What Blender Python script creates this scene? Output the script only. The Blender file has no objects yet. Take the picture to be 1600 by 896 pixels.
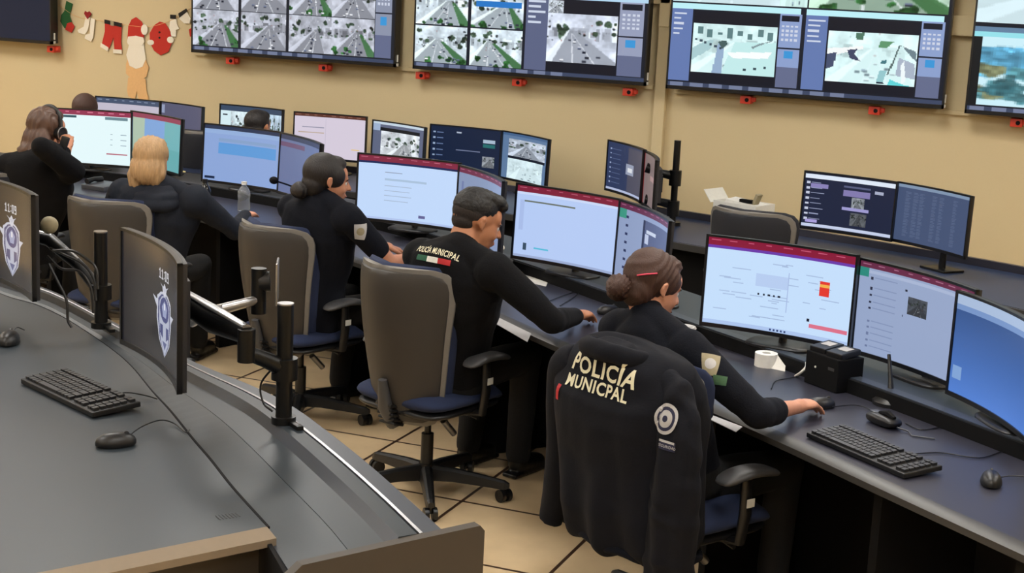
import bpy, bmesh, math, random
import numpy as np
from mathutils import Vector, Matrix, Euler
from mathutils.bvhtree import BVHTree
from mathutils import noise as mnoise
PI = math.pi
S = bpy.context.scene
C = S.collection
random.seed(5)
# ---------------------------------------------------------------- camera, world, exposure
CAM_YAW, CAM_PITCH, CAM_ROLL, CAM_F, CAM_H = -0.4029, 0.1983, 0.0481, 2380.0, 2.12
_f = Vector((math.sin(CAM_YAW)*math.cos(CAM_PITCH), math.cos(CAM_YAW)*math.cos(CAM_PITCH), -math.sin(CAM_PITCH)))
_r = Vector((math.cos(CAM_YAW), -math.sin(CAM_YAW), 0)); _u = _r.cross(_f)
CR = math.cos(CAM_ROLL)*_r + math.sin(CAM_ROLL)*_u
CU = -math.sin(CAM_ROLL)*_r + math.cos(CAM_ROLL)*_u
CF = _f
CP = Vector((0, 0, CAM_H))
cd = bpy.data.cameras.new('camera'); cam = bpy.data.objects.new('camera', cd); C.objects.link(cam)
cd.sensor_width = 36; cd.lens = CAM_F/1600*36; cd.clip_start = .05; cd.clip_end = 100
m = Matrix((CR, CU, -CF)).transposed().to_4x4(); m.translation = CP
cam.matrix_world = m; S.camera = cam
def ray(px, py): return CR*((px-800)/CAM_F) - CU*((py-448)/CAM_F) + CF
def W(px, py, d): return CP + ray(px, py)*d
def onz(px, py, z=0.0):
    d = ray(px, py); return CP + d*((z-CAM_H)/d.z)
def ony(px, py, Y):
    d = ray(px, py); return CP + d*(Y/d.y)
w = bpy.data.worlds.new('world'); S.world = w; w.use_nodes = True
w.node_tree.nodes['Background'].inputs[0].default_value = (.9, .93, 1, 1)
w.node_tree.nodes['Background'].inputs[1].default_value = .25
S.view_settings.view_transform = 'Standard'; S.view_settings.look = 'None'
S.view_settings.gamma = 1; S.view_settings.use_curve_mapping = False
S.view_settings.exposure = 0.0
LIGHT_STRENGTH = 20.0
# ---------------------------------------------------------------- materials
def lin(c):
    return tuple((x/12.92 if x <= .04045 else ((x+.055)/1.055)**2.4) for x in c)
def mat(name, rgb, rough=.6, metal=0, bump=0, scale=60, var=.08, spec=.5, coat=0, sheen=0, stretch=None):
    """rgb 0-255 sRGB; procedural noise gives slight colour variation and bump"""
    m = bpy.data.materials.new(name); m.use_nodes = True
    nt = m.node_tree; b = nt.nodes['Principled BSDF']
    c = lin([v/255 for v in rgb])
    tc = nt.nodes.new('ShaderNodeTexCoord'); mp = nt.nodes.new('ShaderNodeMapping'); nz = nt.nodes.new('ShaderNodeTexNoise')
    nt.links.new(tc.outputs['Object'], mp.inputs[0]); nt.links.new(mp.outputs[0], nz.inputs['Vector'])
    if stretch: mp.inputs['Scale'].default_value = stretch
    nz.inputs['Scale'].default_value = scale; nz.inputs['Detail'].default_value = 3
    mx = nt.nodes.new('ShaderNodeMix'); mx.data_type = 'RGBA'
    mx.inputs[6].default_value = (*[v*(1-var) for v in c], 1); mx.inputs[7].default_value = (*[min(1, v*(1+var)) for v in c], 1)
    nt.links.new(nz.outputs[0], mx.inputs[0]); nt.links.new(mx.outputs[2], b.inputs['Base Color'])
    b.inputs['Roughness'].default_value = rough; b.inputs['Metallic'].default_value = metal
    b.inputs['Specular IOR Level'].default_value = spec; b.inputs['Coat Weight'].default_value = coat
    b.inputs['Sheen Weight'].default_value = sheen
    if bump:
        bp = nt.nodes.new('ShaderNodeBump'); bp.inputs['Strength'].default_value = bump; bp.inputs['Distance'].default_value = .004
        nt.links.new(nz.outputs[0], bp.inputs['Height']); nt.links.new(bp.outputs[0], b.inputs['Normal'])
    return m
M = dict(
    wall=mat('wall_paint', (208, 190, 150), .75, bump=.05, scale=90, var=.02),
    ceil=mat('ceiling_paint', (225, 222, 214), .9),
    black=mat('black_plastic', (17, 17, 19), .42, bump=.05, scale=200),
    blackm=mat('black_metal', (16, 16, 17), .35, metal=.3),
    bezel=mat('bezel_black', (12, 13, 18), .35),
    dshell=mat('monitor_shell', (38, 38, 42), .5),
    silver=mat('brushed_aluminium', (170, 170, 172), .3, metal=.9),
    rimmetal=mat('pale_monitor_rim', (150, 146, 138), .4, metal=.3),
    desk=mat('desk_laminate', (50, 50, 61), .34, bump=.02, scale=300, var=.05, spec=.5),
    deskf=mat('front_desk_laminate', (45, 52, 58), .42, bump=.02, scale=300, var=.04, spec=.45),
    trim=mat('desk_edge_trim', (54, 53, 52), .42, var=.04),
    trimtan=mat('tan_edge_band', (126, 112, 94), .45, var=.05),
    ledge=mat('desk_ledge', (56, 62, 72), .38, var=.05),
    panel=mat('dark_panel', (9, 9, 11), .8, spec=.2),
    endpanel=mat('end_panel_grey_brown', (62, 56, 50), .5, var=.04),
    wdesk=mat('wall_desk_top', (40, 50, 76), .4, var=.04),
    chairback=mat('chair_shell_grey', (52, 48, 44), .55, bump=.08, scale=400),
    chairrim=mat('chair_rim_grey', (112, 108, 102), .5),
    chairblue=mat('chair_fabric_blue', (27, 39, 70), .9, bump=.25, scale=500),
    chairdark=mat('chair_fabric_charcoal', (30, 31, 38), .9, bump=.25, scale=500),
    arm=mat('armrest_grey', (60, 60, 62), .5),
    sticker=mat('sticker_white', (205, 205, 200), .5),
    navy=mat('navy_uniform', (8, 11, 21), .95, bump=.3, scale=160, spec=.25, var=.15),
    navy2=mat('navy_jacket', (8, 10, 20), .92, bump=.2, scale=120, spec=.3, var=.12),
    blackcloth=mat('black_cloth', (8, 8, 12), .95, spec=.25, bump=.3, scale=160, var=.15),
    slate=mat('slate_quilted_cloth', (20, 25, 36), .85, spec=.3, bump=.3, scale=80, var=.15),
    trous=mat('black_trousers', (8, 8, 10), .9, bump=.2, scale=160),
    shoe=mat('black_leather', (9, 9, 10), .35),
    skin1=mat('skin_warm', (200, 142, 114), .55, bump=.05, scale=200, var=.05),
    skin2=mat('skin_tan', (176, 118, 84), .55, bump=.05, scale=200, var=.05),
    skin3=mat('skin_medium', (186, 128, 98), .55, bump=.05, scale=200, var=.05),
    hairbr=mat('hair_brown', (66, 42, 33), .62, bump=.7, scale=40, var=.35, stretch=(7, 7, 1)),
    hairdk=mat('hair_dark', (22, 16, 16), .55, bump=.7, scale=40, var=.35, stretch=(6, 6, 1.2)),
    hairbk=mat('hair_black_short', (17, 15, 15), .6, bump=.8, scale=90, var=.3),
    hairfade=mat('hair_fade', (34, 26, 23), .8, bump=.3, scale=200, var=.2),
    hairbl=mat('hair_blonde', (172, 138, 98), .55, bump=.8, scale=22, var=.4, stretch=(7, 7, .8)),
    hairwv=mat('hair_wavy_brown', (84, 60, 48), .5, bump=.8, scale=18, var=.45, stretch=(3, 3, 1.5)),
    eyew=mat('eye_white', (200, 195, 190), .3), eyed=mat('eye_dark', (25, 16, 12), .2),
    lip=mat('lip', (150, 80, 72), .5),
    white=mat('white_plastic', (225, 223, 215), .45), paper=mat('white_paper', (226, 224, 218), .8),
    cream=mat('cream_print', (226, 220, 190), .7), green=mat('flag_green', (30, 84, 62), .8), red=mat('flag_red', (180, 34, 40), .7),
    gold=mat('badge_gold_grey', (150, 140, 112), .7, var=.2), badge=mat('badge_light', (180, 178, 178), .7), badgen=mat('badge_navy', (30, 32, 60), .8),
    olive=mat('patch_green', (58, 92, 62), .8),
    pink=mat('hair_clip_pink', (206, 70, 96), .35),
    redp=mat('red_bracket', (205, 62, 40), .5), feltred=mat('felt_red', (190, 48, 36), .9, bump=.3, scale=300),
    feltdred=mat('felt_dark_red', (140, 26, 28), .9), feltgreen=mat('felt_green', (38, 92, 48), .9, bump=.3), feltwhite=mat('felt_white', (236, 228, 210), .9, bump=.3, scale=300),
    felttan=mat('felt_tan', (226, 180, 124), .9, bump=.2), feltblack=mat('felt_black', (28, 24, 22), .9),
    yellow=mat('pale_yellow_paper', (222, 205, 140), .8), keys=mat('keyboard_keys', (34, 34, 36), .45), kbase=mat('keyboard_base', (18, 18, 20), .5),
    smoke=mat('phone_grey', (64, 66, 72), .4),
)
def glassy(name, rgb, rough=.1, trans=.9):
    m = mat(name, rgb, rough); b = m.node_tree.nodes['Principled BSDF']; b.inputs['Transmission Weight'].default_value = trans; return m
M['clear'] = glassy('clear_plastic', (215, 220, 225), .15, .85)
M['darkbottle'] = glassy('dark_bottle_plastic', (26, 26, 24), .12, .3)
def screenmat(name, strength=1.0):
    m = bpy.data.materials.new(name); m.use_nodes = True; nt = m.node_tree; b = nt.nodes['Principled BSDF']
    a = nt.nodes.new('ShaderNodeAttribute'); a.attribute_name = 'pix'
    b.inputs['Base Color'].default_value = (.004, .004, .005, 1); b.inputs['Roughness'].default_value = .3; b.inputs['Specular IOR Level'].default_value = .2
    nt.links.new(a.outputs['Color'], b.inputs['Emission Color']); b.inputs['Emission Strength'].default_value = strength
    return m
M['screen'] = screenmat('lit_screen', .97); M['screenTV'] = screenmat('lit_wall_screen', 1.0); M['screendim'] = screenmat('dim_screen', .9)
M['screendim'].node_tree.nodes['Principled BSDF'].inputs['Roughness'].default_value = .22; M['screendim'].node_tree.nodes['Principled BSDF'].inputs['Specular IOR Level'].default_value = .5
def floormat():
    m = bpy.data.materials.new('beige_floor_tiles'); m.use_nodes = True; nt = m.node_tree; b = nt.nodes['Principled BSDF']
    tc = nt.nodes.new('ShaderNodeTexCoord'); mp = nt.nodes.new('ShaderNodeMapping')
    a = onz(521, 747); mp.vector_type = 'TEXTURE'; mp.inputs['Location'].default_value = (a.x, a.y, 0); mp.inputs['Rotation'].default_value = (0, 0, .03)
    nt.links.new(tc.outputs['Object'], mp.inputs[0])
    br = nt.nodes.new('ShaderNodeTexBrick'); br.offset = 0; br.squash = 1
    br.inputs['Scale'].default_value = 1; br.inputs['Brick Width'].default_value = .6; br.inputs['Row Height'].default_value = .6
    br.inputs['Mortar Size'].default_value = .008; br.inputs['Mortar Smooth'].default_value = .1; br.inputs['Bias'].default_value = 0
    br.inputs['Color1'].default_value = (*lin((.84, .74, .585)), 1); br.inputs['Color2'].default_value = (*lin((.87, .77, .615)), 1); br.inputs['Mortar'].default_value = (*lin((.26, .18, .13)), 1)
    nz = nt.nodes.new('ShaderNodeTexNoise'); nz.inputs['Scale'].default_value = 5; nz.inputs['Detail'].default_value = 5
    mx = nt.nodes.new('ShaderNodeMix'); mx.data_type = 'RGBA'; mx.blend_type = 'MULTIPLY'; mx.inputs[0].default_value = .25
    cr = nt.nodes.new('ShaderNodeValToRGB'); cr.color_ramp.elements[0].position = .35; cr.color_ramp.elements[0].color = (.6, .55, .5, 1); cr.color_ramp.elements[1].position = .6
    nt.links.new(mp.outputs[0], br.inputs['Vector']); nt.links.new(mp.outputs[0], nz.inputs['Vector']); nt.links.new(nz.outputs[0], cr.inputs[0])
    nt.links.new(br.outputs[0], mx.inputs[6]); nt.links.new(cr.outputs[0], mx.inputs[7]); nt.links.new(mx.outputs[2], b.inputs['Base Color'])
    b.inputs['Roughness'].default_value = .38
    return m
M['floor'] = floormat()
# ---------------------------------------------------------------- mesh helpers
def V(*a): return Vector(a)
class MB:
    def __init__(s): s.v = []; s.f = []
    def add(s, vs, fs):
        o = len(s.v); s.v += [Vector(v) for v in vs]; s.f += [tuple(i+o for i in f) for f in fs]; return s
    def box(s, c, sz, rot=None, bev=0):
        c = Vector(c); sx, sy, sz_ = [v/2 for v in sz]
        R = (Euler(rot).to_matrix() if rot and not isinstance(rot, Matrix) else (rot or Matrix.Identity(3)))
        if bev:
            bm = bmesh.new(); bmesh.ops.create_cube(bm, size=2)
            for v in bm.verts: v.co = Vector((v.co.x*sx, v.co.y*sy, v.co.z*sz_))
            bmesh.ops.bevel(bm, geom=bm.edges[:], offset=bev, segments=2, affect='EDGES', profile=.6)
            bm.verts.index_update()
            s.add([c+R@v.co for v in bm.verts], [[v.index for v in f.verts] for f in bm.faces]); bm.free(); return s
        p = [(x, y, z) for x in (-sx, sx) for y in (-sy, sy) for z in (-sz_, sz_)]
        return s.add([c+R@Vector(q) for q in p], [(0, 1, 3, 2), (4, 6, 7, 5), (0, 4, 5, 1), (2, 3, 7, 6), (0, 2, 6, 4), (1, 5, 7, 3)])
    def loft(s, rings, closed=True, caps=True):
        n = len(rings[0]); vs = [p for r in rings for p in r]; fs = []
        for i in range(len(rings)-1):
            for j in range(n if closed else n-1):
                k = (j+1) % n; fs.append((i*n+j, i*n+k, (i+1)*n+k, (i+1)*n+j))
        if caps: fs.append(tuple(reversed(range(n)))); fs.append(tuple((len(rings)-1)*n+j for j in range(n)))
        return s.add(vs, fs)
    def tube(s, pts, r, n=10, caps=True, squash=None, up=None):
        pts = [Vector(p) for p in pts]; rs = r if isinstance(r, (list, tuple)) else [r]*len(pts); rings = []
        prev = None
        for i, p in enumerate(pts):
            t = (pts[min(i+1, len(pts)-1)]-pts[max(i-1, 0)]).normalized()
            if prev is None:
                a = Vector(up) if up else (V(0, 0, 1) if abs(t.z) < .9 else V(1, 0, 0))
            else: a = prev
            a = (a - t*a.dot(t)).normalized(); prev = a; b = t.cross(a)
            q = squash or 1
            rings.append([p + (a*math.cos(2*PI*k/n)*q + b*math.sin(2*PI*k/n))*rs[i] for k in range(n)])
        return s.loft(rings, True, caps)
    def cyl(s, a, b, r, r2=None, n=20): return s.tube([a, b], [r, r if r2 is None else r2], n)
    def ell(s, c, r, R=None, nu=16, nv=10):
        c = Vector(c); R = R or Matrix.Identity(3); r = (r, r, r) if not hasattr(r, '__len__') else r
        vs = [c+R@V(0, 0, r[2])]; fs = []
        for i in range(1, nv):
            th = PI*i/nv
            for j in range(nu):
                ph = 2*PI*j/nu; vs.append(c+R@V(r[0]*math.sin(th)*math.cos(ph), r[1]*math.sin(th)*math.sin(ph), r[2]*math.cos(th)))
        vs.append(c-R@V(0, 0, r[2])); L = len(vs)-1
        for j in range(nu):
            k = (j+1) % nu; fs.append((0, 1+j, 1+k)); fs.append((L, 1+(nv-2)*nu+k, 1+(nv-2)*nu+j))
            for i in range(nv-2): a = 1+i*nu; fs.append((a+j, a+nu+j, a+nu+k, a+k))
        return s.add(vs, fs)
    def seg(s, a, b, ra, rb, n=14):
        """closed tapered capsule"""
        a = Vector(a); b = Vector(b); t = b-a; L = t.length
        if L < 1e-5: return s.ell(a, ra)
        t /= L; pts = [a-t*ra*.98, a-t*ra*.85, a-t*ra*.5, a]; rs = [ra*.18, ra*.53, ra*.87, ra]
        for k in (.33, .66): pts.append(a.lerp(b, k)); rs.append(ra+(rb-ra)*k)
        pts += [b, b+t*rb*.5, b+t*rb*.85, b+t*rb*.98]; rs += [rb, rb*.87, rb*.53, rb*.18]
        return s.tube(pts, rs, n)
    def poly(s, pts, nrm, th):
        """extrude a flat outline (list of points) by th along nrm"""
        n = len(pts); nrm = Vector(nrm); a = [Vector(p) for p in pts]; b = [p+nrm*th for p in a]
        return s.add(a+b, [tuple(reversed(range(n))), tuple(range(n, 2*n))]+[(i, (i+1) % n, n+(i+1) % n, n+i) for i in range(n)])
    def mesh(s, name, mt=None, smooth=True, off=None):
        me = bpy.data.meshes.new(name); o = Vector(off) if off is not None else V(0, 0, 0)
        me.from_pydata([tuple(v-o) for v in s.v], [], s.f); me.validate()
        bm = bmesh.new(); bm.from_mesh(me); bmesh.ops.recalc_face_normals(bm, faces=bm.faces[:]); bm.to_mesh(me); bm.free()
        if mt: me.materials.append(mt)
        if smooth: me.shade_smooth()
        return me
    def build(s, name, mt, parent=None, smooth=True, loc=None, sharp=True):
        me = s.mesh(name, mt, smooth, (parent.matrix_world.translation if (parent is not None and loc == 'world') else None))
        if smooth and sharp: me.set_sharp_from_angle(angle=math.radians(38))
        o = bpy.data.objects.new(name, me); C.objects.link(o)
        if parent is not None: o.parent = parent
        return o
def thing(name, label, cat, loc=(0, 0, 0), rz=0, group=None):
    o = bpy.data.objects.new(name, None); C.objects.link(o); o.location = loc; o.rotation_euler = (0, 0, rz)
    o.empty_display_size = .1
    o['label'] = label; o['category'] = cat
    if group: o['group'] = group
    o.matrix_world = Matrix.Translation(loc) @ Euler((0, 0, rz)).to_matrix().to_4x4()
    return o
def tag(o, label, cat, group=None, kind=None):
    o['label'] = label; o['category'] = cat
    if group: o['group'] = group
    if kind: o['kind'] = kind
    return o
def struct(name, mb, mt, smooth=False):
    o = mb.build(name, mt, None, smooth); o['kind'] = 'structure'; return o
def origin_to_base(o):
    """move an un-parented mesh's origin to the bottom centre of its bounds"""
    vs = [v.co.copy() for v in o.data.vertices]
    mn = [min(v[i] for v in vs) for i in range(3)]; mx = [max(v[i] for v in vs) for i in range(3)]
    c = V((mn[0]+mx[0])/2, (mn[1]+mx[1])/2, mn[2]); o.data.transform(Matrix.Translation(-c)); o.location = c; return o
def copy_tree(o, parent=None):
    c = o.copy(); C.objects.link(c)
    if parent is not None: c.parent = parent
    for ch in o.children: copy_tree(ch, c)
    return c
def spline(pts, n=8):
    """Catmull-Rom"""
    P = [Vector(p) for p in pts]; P = [P[0]*2-P[1]]+P+[P[-1]*2-P[-2]]; out = []
    for i in range(1, len(P)-2):
        for k in range(n):
            t = k/n; a, b, c, d = P[i-1:i+3]
            out.append(.5*((2*b)+(c-a)*t+(2*a-5*b+4*c-d)*t*t+(3*b-a-3*c+d)*t**3))
    out.append(P[-2]); return out
def offset(path, d):
    out = []
    for i, p in enumerate(path):
        t = path[min(i+1, len(path)-1)]-path[max(i-1, 0)]; t.z = 0; t.normalize(); n = V(-t.y, t.x, 0)
        out.append(p+n*d)
    return out
def strip(mb, A, B, z0, z1):
    """solid band between the plan curves A and B from z0 to z1"""
    rings = [[V(a.x, a.y, z0), V(b.x, b.y, z0), V(b.x, b.y, z1), V(a.x, a.y, z1)] for a, b in zip(A, B)]
    return mb.loft(rings)
def pillow(W_, H, th, n=6, curve=0, wtop=None, NU=18, NV=18, bulge=.0, ycurve=None):
    """rounded plate in the x-z plane centred on the origin, closed, thickness th along y (front +y).
    W_ half width at bottom, wtop at top; curve: sides come forward"""
    wtop = W_ if wtop is None else wtop; front = []; back = []
    for j in range(NV+1):
        t = -1+2*j/NV; t = math.sin(t*PI/2)
        hw = (W_+(wtop-W_)*(t+1)/2)*(max(0, 1-abs(t)**n))**(1/n); z = t*H
        for i in range(NU+1):
            s_ = math.sin((-1+2*i/NU)*PI/2); x = s_*hw
            e = (max(0, 1-abs(s_)**4)*max(0, 1-abs(t)**6))**.5
            y = curve*(x/W_)**2+(ycurve(t) if ycurve else 0)
            front.append(V(x, y+th/2*e+bulge*e*e, z)); back.append(V(x, y-th/2*e, z))
    n1 = NU+1; fs = []; o = len(front)
    for j in range(NV):
        for i in range(NU):
            a = j*n1+i; fs.append((a, a+1, a+n1+1, a+n1)); fs.append((o+a, o+a+n1, o+a+n1+1, o+a+1))
    mb = MB(); mb.add(front+back, fs)
    return mb
def weld(o, d=.0005):
    bm = bmesh.new(); bm.from_mesh(o.data); bmesh.ops.remove_doubles(bm, verts=bm.verts[:], dist=d)
    bmesh.ops.recalc_face_normals(bm, faces=bm.faces[:]); bm.to_mesh(o.data); bm.free(); o.data.shade_smooth(); return o
def remesh(mb, name, mt, parent, voxel=.006, it=6, fac=.5, disp=None):
    """voxel union of all the closed pieces of mb (world coordinates) -> one smooth surface"""
    me = mb.mesh(name, mt, True, parent.matrix_world.translation)
    o = bpy.data.objects.new(name, me); C.objects.link(o)
    r = o.modifiers.new('r', 'REMESH'); r.mode = 'VOXEL'; r.voxel_size = voxel
    if it: s = o.modifiers.new('s', 'SMOOTH'); s.iterations = it; s.factor = fac
    dg = bpy.context.evaluated_depsgraph_get(); dg.update()
    me2 = bpy.data.meshes.new_from_object(o.evaluated_get(dg)); o.modifiers.clear(); o.data = me2; me2.name = name
    if disp:
        off = parent.matrix_world.translation
        nr = [v.normal.copy() for v in me2.vertices]
        for v, n_ in zip(me2.vertices, nr): v.co += n_*disp(v.co+off, n_)
    me2.materials.clear(); me2.materials.append(mt); me2.shade_smooth(); o.parent = parent
    return o
# surface decals (lettering, patches): real thin pieces laid onto an object's surface
def bvh(objs):
    vs = []; fs = []
    for o in objs:
        k = len(vs); mw = Matrix.Translation(o.parent.matrix_world.translation) if o.parent else o.matrix_world
        vs += [mw@v.co for v in o.data.vertices]; fs += [tuple(i+k for i in p.vertices) for p in o.data.polygons]
    return BVHTree.FromPolygons(vs, fs)
def decal(tree, px, py, pts, faces, name, mt, parent, up=(0, 0, 1), scale=1.0, lift=.003, nrad=.06, shear=0):
    """pts: list of (x,y) metres, laid tangentially round the surface point seen at px,py"""
    d = ray(px, py).normalized(); hit = tree.ray_cast(CP, d)
    if hit[0] is None: print('decal missed', name); return None
    ns = V(0, 0, 0)
    for a in range(8):
        h = tree.ray_cast(CP, (ray(px+12*math.cos(a), py+12*math.sin(a))).normalized())
        if h[0] is not None and (h[0]-hit[0]).length < .1: ns += h[1] if h[1].dot(d) < 0 else -h[1]
    n = ns.normalized() if ns.length > 0 else hit[1]
    if n.dot(d) > 0: n = -n
    u = Vector(up); u = (u-n*u.dot(n)).normalized(); r = u.cross(n)
    out = []
    for (x, y) in pts:
        q = hit[0]+r*(x+shear*y)*scale+u*y*scale
        h = tree.ray_cast(q+n*.12, -n, .3)
        out.append((h[0] if h[0] is not None else q)+n*lift)
    mb = MB(); mb.v = out; mb.f = faces
    me = bpy.data.meshes.new(name); off = parent.matrix_world.translation
    me.from_pydata([tuple(v-off) for v in out], [], faces); me.materials.append(mt)
    o = bpy.data.objects.new(name, me); C.objects.link(o); o.parent = parent
    return o
def text_mesh(txt, size, bold=.02, shear=0, sub=.012):
    cu = bpy.data.curves.new('t', 'FONT'); cu.body = txt; cu.size = size; cu.align_x = 'CENTER'; cu.align_y = 'CENTER'
    cu.offset = bold*size; cu.shear = shear; cu.resolution_u = 3; cu.space_character = 1.08
    o = bpy.data.objects.new('t', cu); C.objects.link(o)
    dg = bpy.context.evaluated_depsgraph_get(); me = bpy.data.meshes.new_from_object(o.evaluated_get(dg))
    bpy.data.objects.remove(o)
    bm = bmesh.new(); bm.from_mesh(me); bmesh.ops.triangulate(bm, faces=bm.faces[:])
    for _ in range(3):
        es = [e for e in bm.edges if e.calc_length() > sub]
        if not es: break
        bmesh.ops.subdivide_edges(bm, edges=es, cuts=1); bmesh.ops.triangulate(bm, faces=bm.faces[:])
    bm.verts.index_update()
    pts = [(v.co.x, v.co.y) for v in bm.verts]; fs = [tuple(v.index for v in f.verts) for f in bm.faces]; bm.free()
    return pts, fs
def disc(r0, r1, sx=1, sy=1, n=28, rings=3):
    pts = []; fs = []
    for k in range(rings+1):
        r = r0+(r1-r0)*k/rings
        pts += [(r*sx*math.cos(2*PI*i/n), r*sy*math.sin(2*PI*i/n)) for i in range(n)]
    for k in range(rings):
        for i in range(n): j = (i+1) % n; fs.append((k*n+i, k*n+j, (k+1)*n+j, (k+1)*n+i))
    return pts, fs
def gridshape(fn, NX=12, NY=12):
    """fn(s,t) -> (x,y) for s,t in 0..1"""
    pts = [fn(i/NX, j/NY) for j in range(NY+1) for i in range(NX+1)]
    fs = [(j*(NX+1)+i, j*(NX+1)+i+1, (j+1)*(NX+1)+i+1, (j+1)*(NX+1)+i) for j in range(NY) for i in range(NX)]
    return pts, fs
def rectshape(w, h, NX=8, NY=4, arc=0): return gridshape(lambda s, t: ((s-.5)*w, (t-.5)*h+arc*(4*(s-.5)**2)), NX, NY)
# ---------------------------------------------------------------- room shell
WALL_Y = 9.6; CEIL = 3.15; XL = -11.0; XR = 3.2; YB = -2.0
struct('floor', MB().box(((XL+XR)/2, (YB+WALL_Y)/2, -.05), (XR-XL, WALL_Y-YB, .1)), M['floor'])
struct('ceiling', MB().box(((XL+XR)/2, (YB+WALL_Y)/2, CEIL+.05), (XR-XL, WALL_Y-YB, .1)), M['ceil'])
struct('wall_back', MB().box(((XL+XR)/2, WALL_Y+.1, CEIL/2), (XR-XL+.4, .2, CEIL)), M['wall'])
struct('wall_left', MB().box((XL-.1, (YB+WALL_Y)/2, CEIL/2), (.2, WALL_Y-YB, CEIL)), M['wall'])
struct('wall_right', MB().box((XR+.1, (YB+WALL_Y)/2, CEIL/2), (.2, WALL_Y-YB, CEIL)), M['wall'])
struct('wall_front', MB().box(((XL+XR)/2, YB-.1, CEIL/2), (XR-XL+.4, .2, CEIL)), M['wall'])
struct('baseboard_back', MB().box(((XL+XR)/2, WALL_Y-.008, .05), (XR-XL, .016, .1), bev=.003), M['trim'])
def emis(name, col, s):
    m = mat(name, (250, 250, 250), .5); b = m.node_tree.nodes['Principled BSDF']
    b.inputs['Emission Color'].default_value = (*col, 1); b.inputs['Emission Strength'].default_value = s; return m
M['lamp'] = emis('ceiling_lamp_diffuser', (1, .975, .93), LIGHT_STRENGTH)
def ceiling_light():
    t = thing('ceiling_light', 'unseen recessed ceiling light panel with white frame and lit diffuser', 'ceiling light', (0, 0, CEIL-.03), 0, 'ceiling light panels')
    f = MB()
    for sx in (-1, 1): f.box((sx*.3, 0, .01), (.03, 1.23, .04), bev=.004)
    for sy in (-1, 1): f.box((0, sy*.6, .01), (.6, .03, .04), bev=.004)
    f.build('frame', M['white'], t)
    MB().box((0, 0, .012), (.57, 1.17, .01)).build('diffuser', M['lamp'], t)
    return t
L0 = ceiling_light()
LP = [(-6.6, 2.2), (-3.6, 2.2), (-.6, 2.2), (-7.2, 4.9), (-4.2, 4.9), (-1.2, 4.9), (1.4, 4.9), (-7.6, 7.4), (-4.6, 7.4), (-1.6, 7.4), (1.0, 7.4), (-3.4, -.2), (-.2, -.2), (-9.6, 7.4), (-9.6, 4.6)]  # last two panels are added, unseen, to brighten the left side
for i, p in enumerate(LP):
    o = L0 if i == 0 else copy_tree(L0); o.location = (p[0], p[1], CEIL-.03)
# ---------------------------------------------------------------- drawing screen pictures (emitted by the screens)
rng = np.random.default_rng(3)
def vn(h, w, c, r=None):
    r = r or rng; ch = max(2, int(c)); cw = max(2, int(c*w/h)); g = r.random((ch+1, cw+1))
    y = np.linspace(0, ch-1e-3, h); x = np.linspace(0, cw-1e-3, w); yi = y.astype(int); xi = x.astype(int); fy = (y-yi)[:, None]; fx = (x-xi)[None]
    fy = fy*fy*(3-2*fy); fx = fx*fx*(3-2*fx)
    return (g[yi][:, xi]*(1-fy)*(1-fx)+g[yi+1][:, xi]*fy*(1-fx)+g[yi][:, xi+1]*(1-fy)*fx+g[yi+1][:, xi+1]*fy*fx)
def img(w, h, c): a = np.zeros((h, w, 3)); a[:] = np.array(c)/255; return a
def rc(a, x0, y0, x1, y1, c, al=1.0):
    h, w = a.shape[:2]; X0, X1 = int(round(x0*w)), max(int(round(x0*w))+1, int(round(x1*w))); Y0, Y1 = int(round(y0*h)), max(int(round(y0*h))+1, int(round(y1*h)))
    a[Y0:Y1, X0:X1] = a[Y0:Y1, X0:X1]*(1-al)+np.array(c)/255*al
def pg(a, pts, c, al=1.0):
    h, w = a.shape[:2]; yy, xx = np.mgrid[0:h, 0:w]; xx = (xx+.5)/w; yy = (yy+.5)/h; ins = np.zeros((h, w), bool)
    n = len(pts)
    for i in range(n):
        x0, y0 = pts[i]; x1, y1 = pts[(i+1) % n]
        if y0 == y1: continue
        cnd = ((y0 > yy) != (y1 > yy)) & (xx < (x1-x0)*(yy-y0)/(y1-y0)+x0); ins ^= cnd
    a[ins] = a[ins]*(1-al)+np.array(c)/255*al
def paste(a, b, x0, y0, x1, y1):
    h, w = a.shape[:2]; X0, X1, Y0, Y1 = int(round(x0*w)), int(round(x1*w)), int(round(y0*h)), int(round(y1*h))
    if X1 <= X0 or Y1 <= Y0: return
    yi = (np.linspace(0, b.shape[0]-1, Y1-Y0)).astype(int); xi = (np.linspace(0, b.shape[1]-1, X1-X0)).astype(int); a[Y0:Y1, X0:X1] = b[yi][:, xi]
def blur(a, n=1):
    for _ in range(n):
        p = np.pad(a, ((1, 1), (1, 1), (0, 0)), 'edge'); a = (p[:-2, 1:-1]+p[2:, 1:-1]+p[1:-1, :-2]+p[1:-1, 2:]+2*a)/6
    return a
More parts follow.
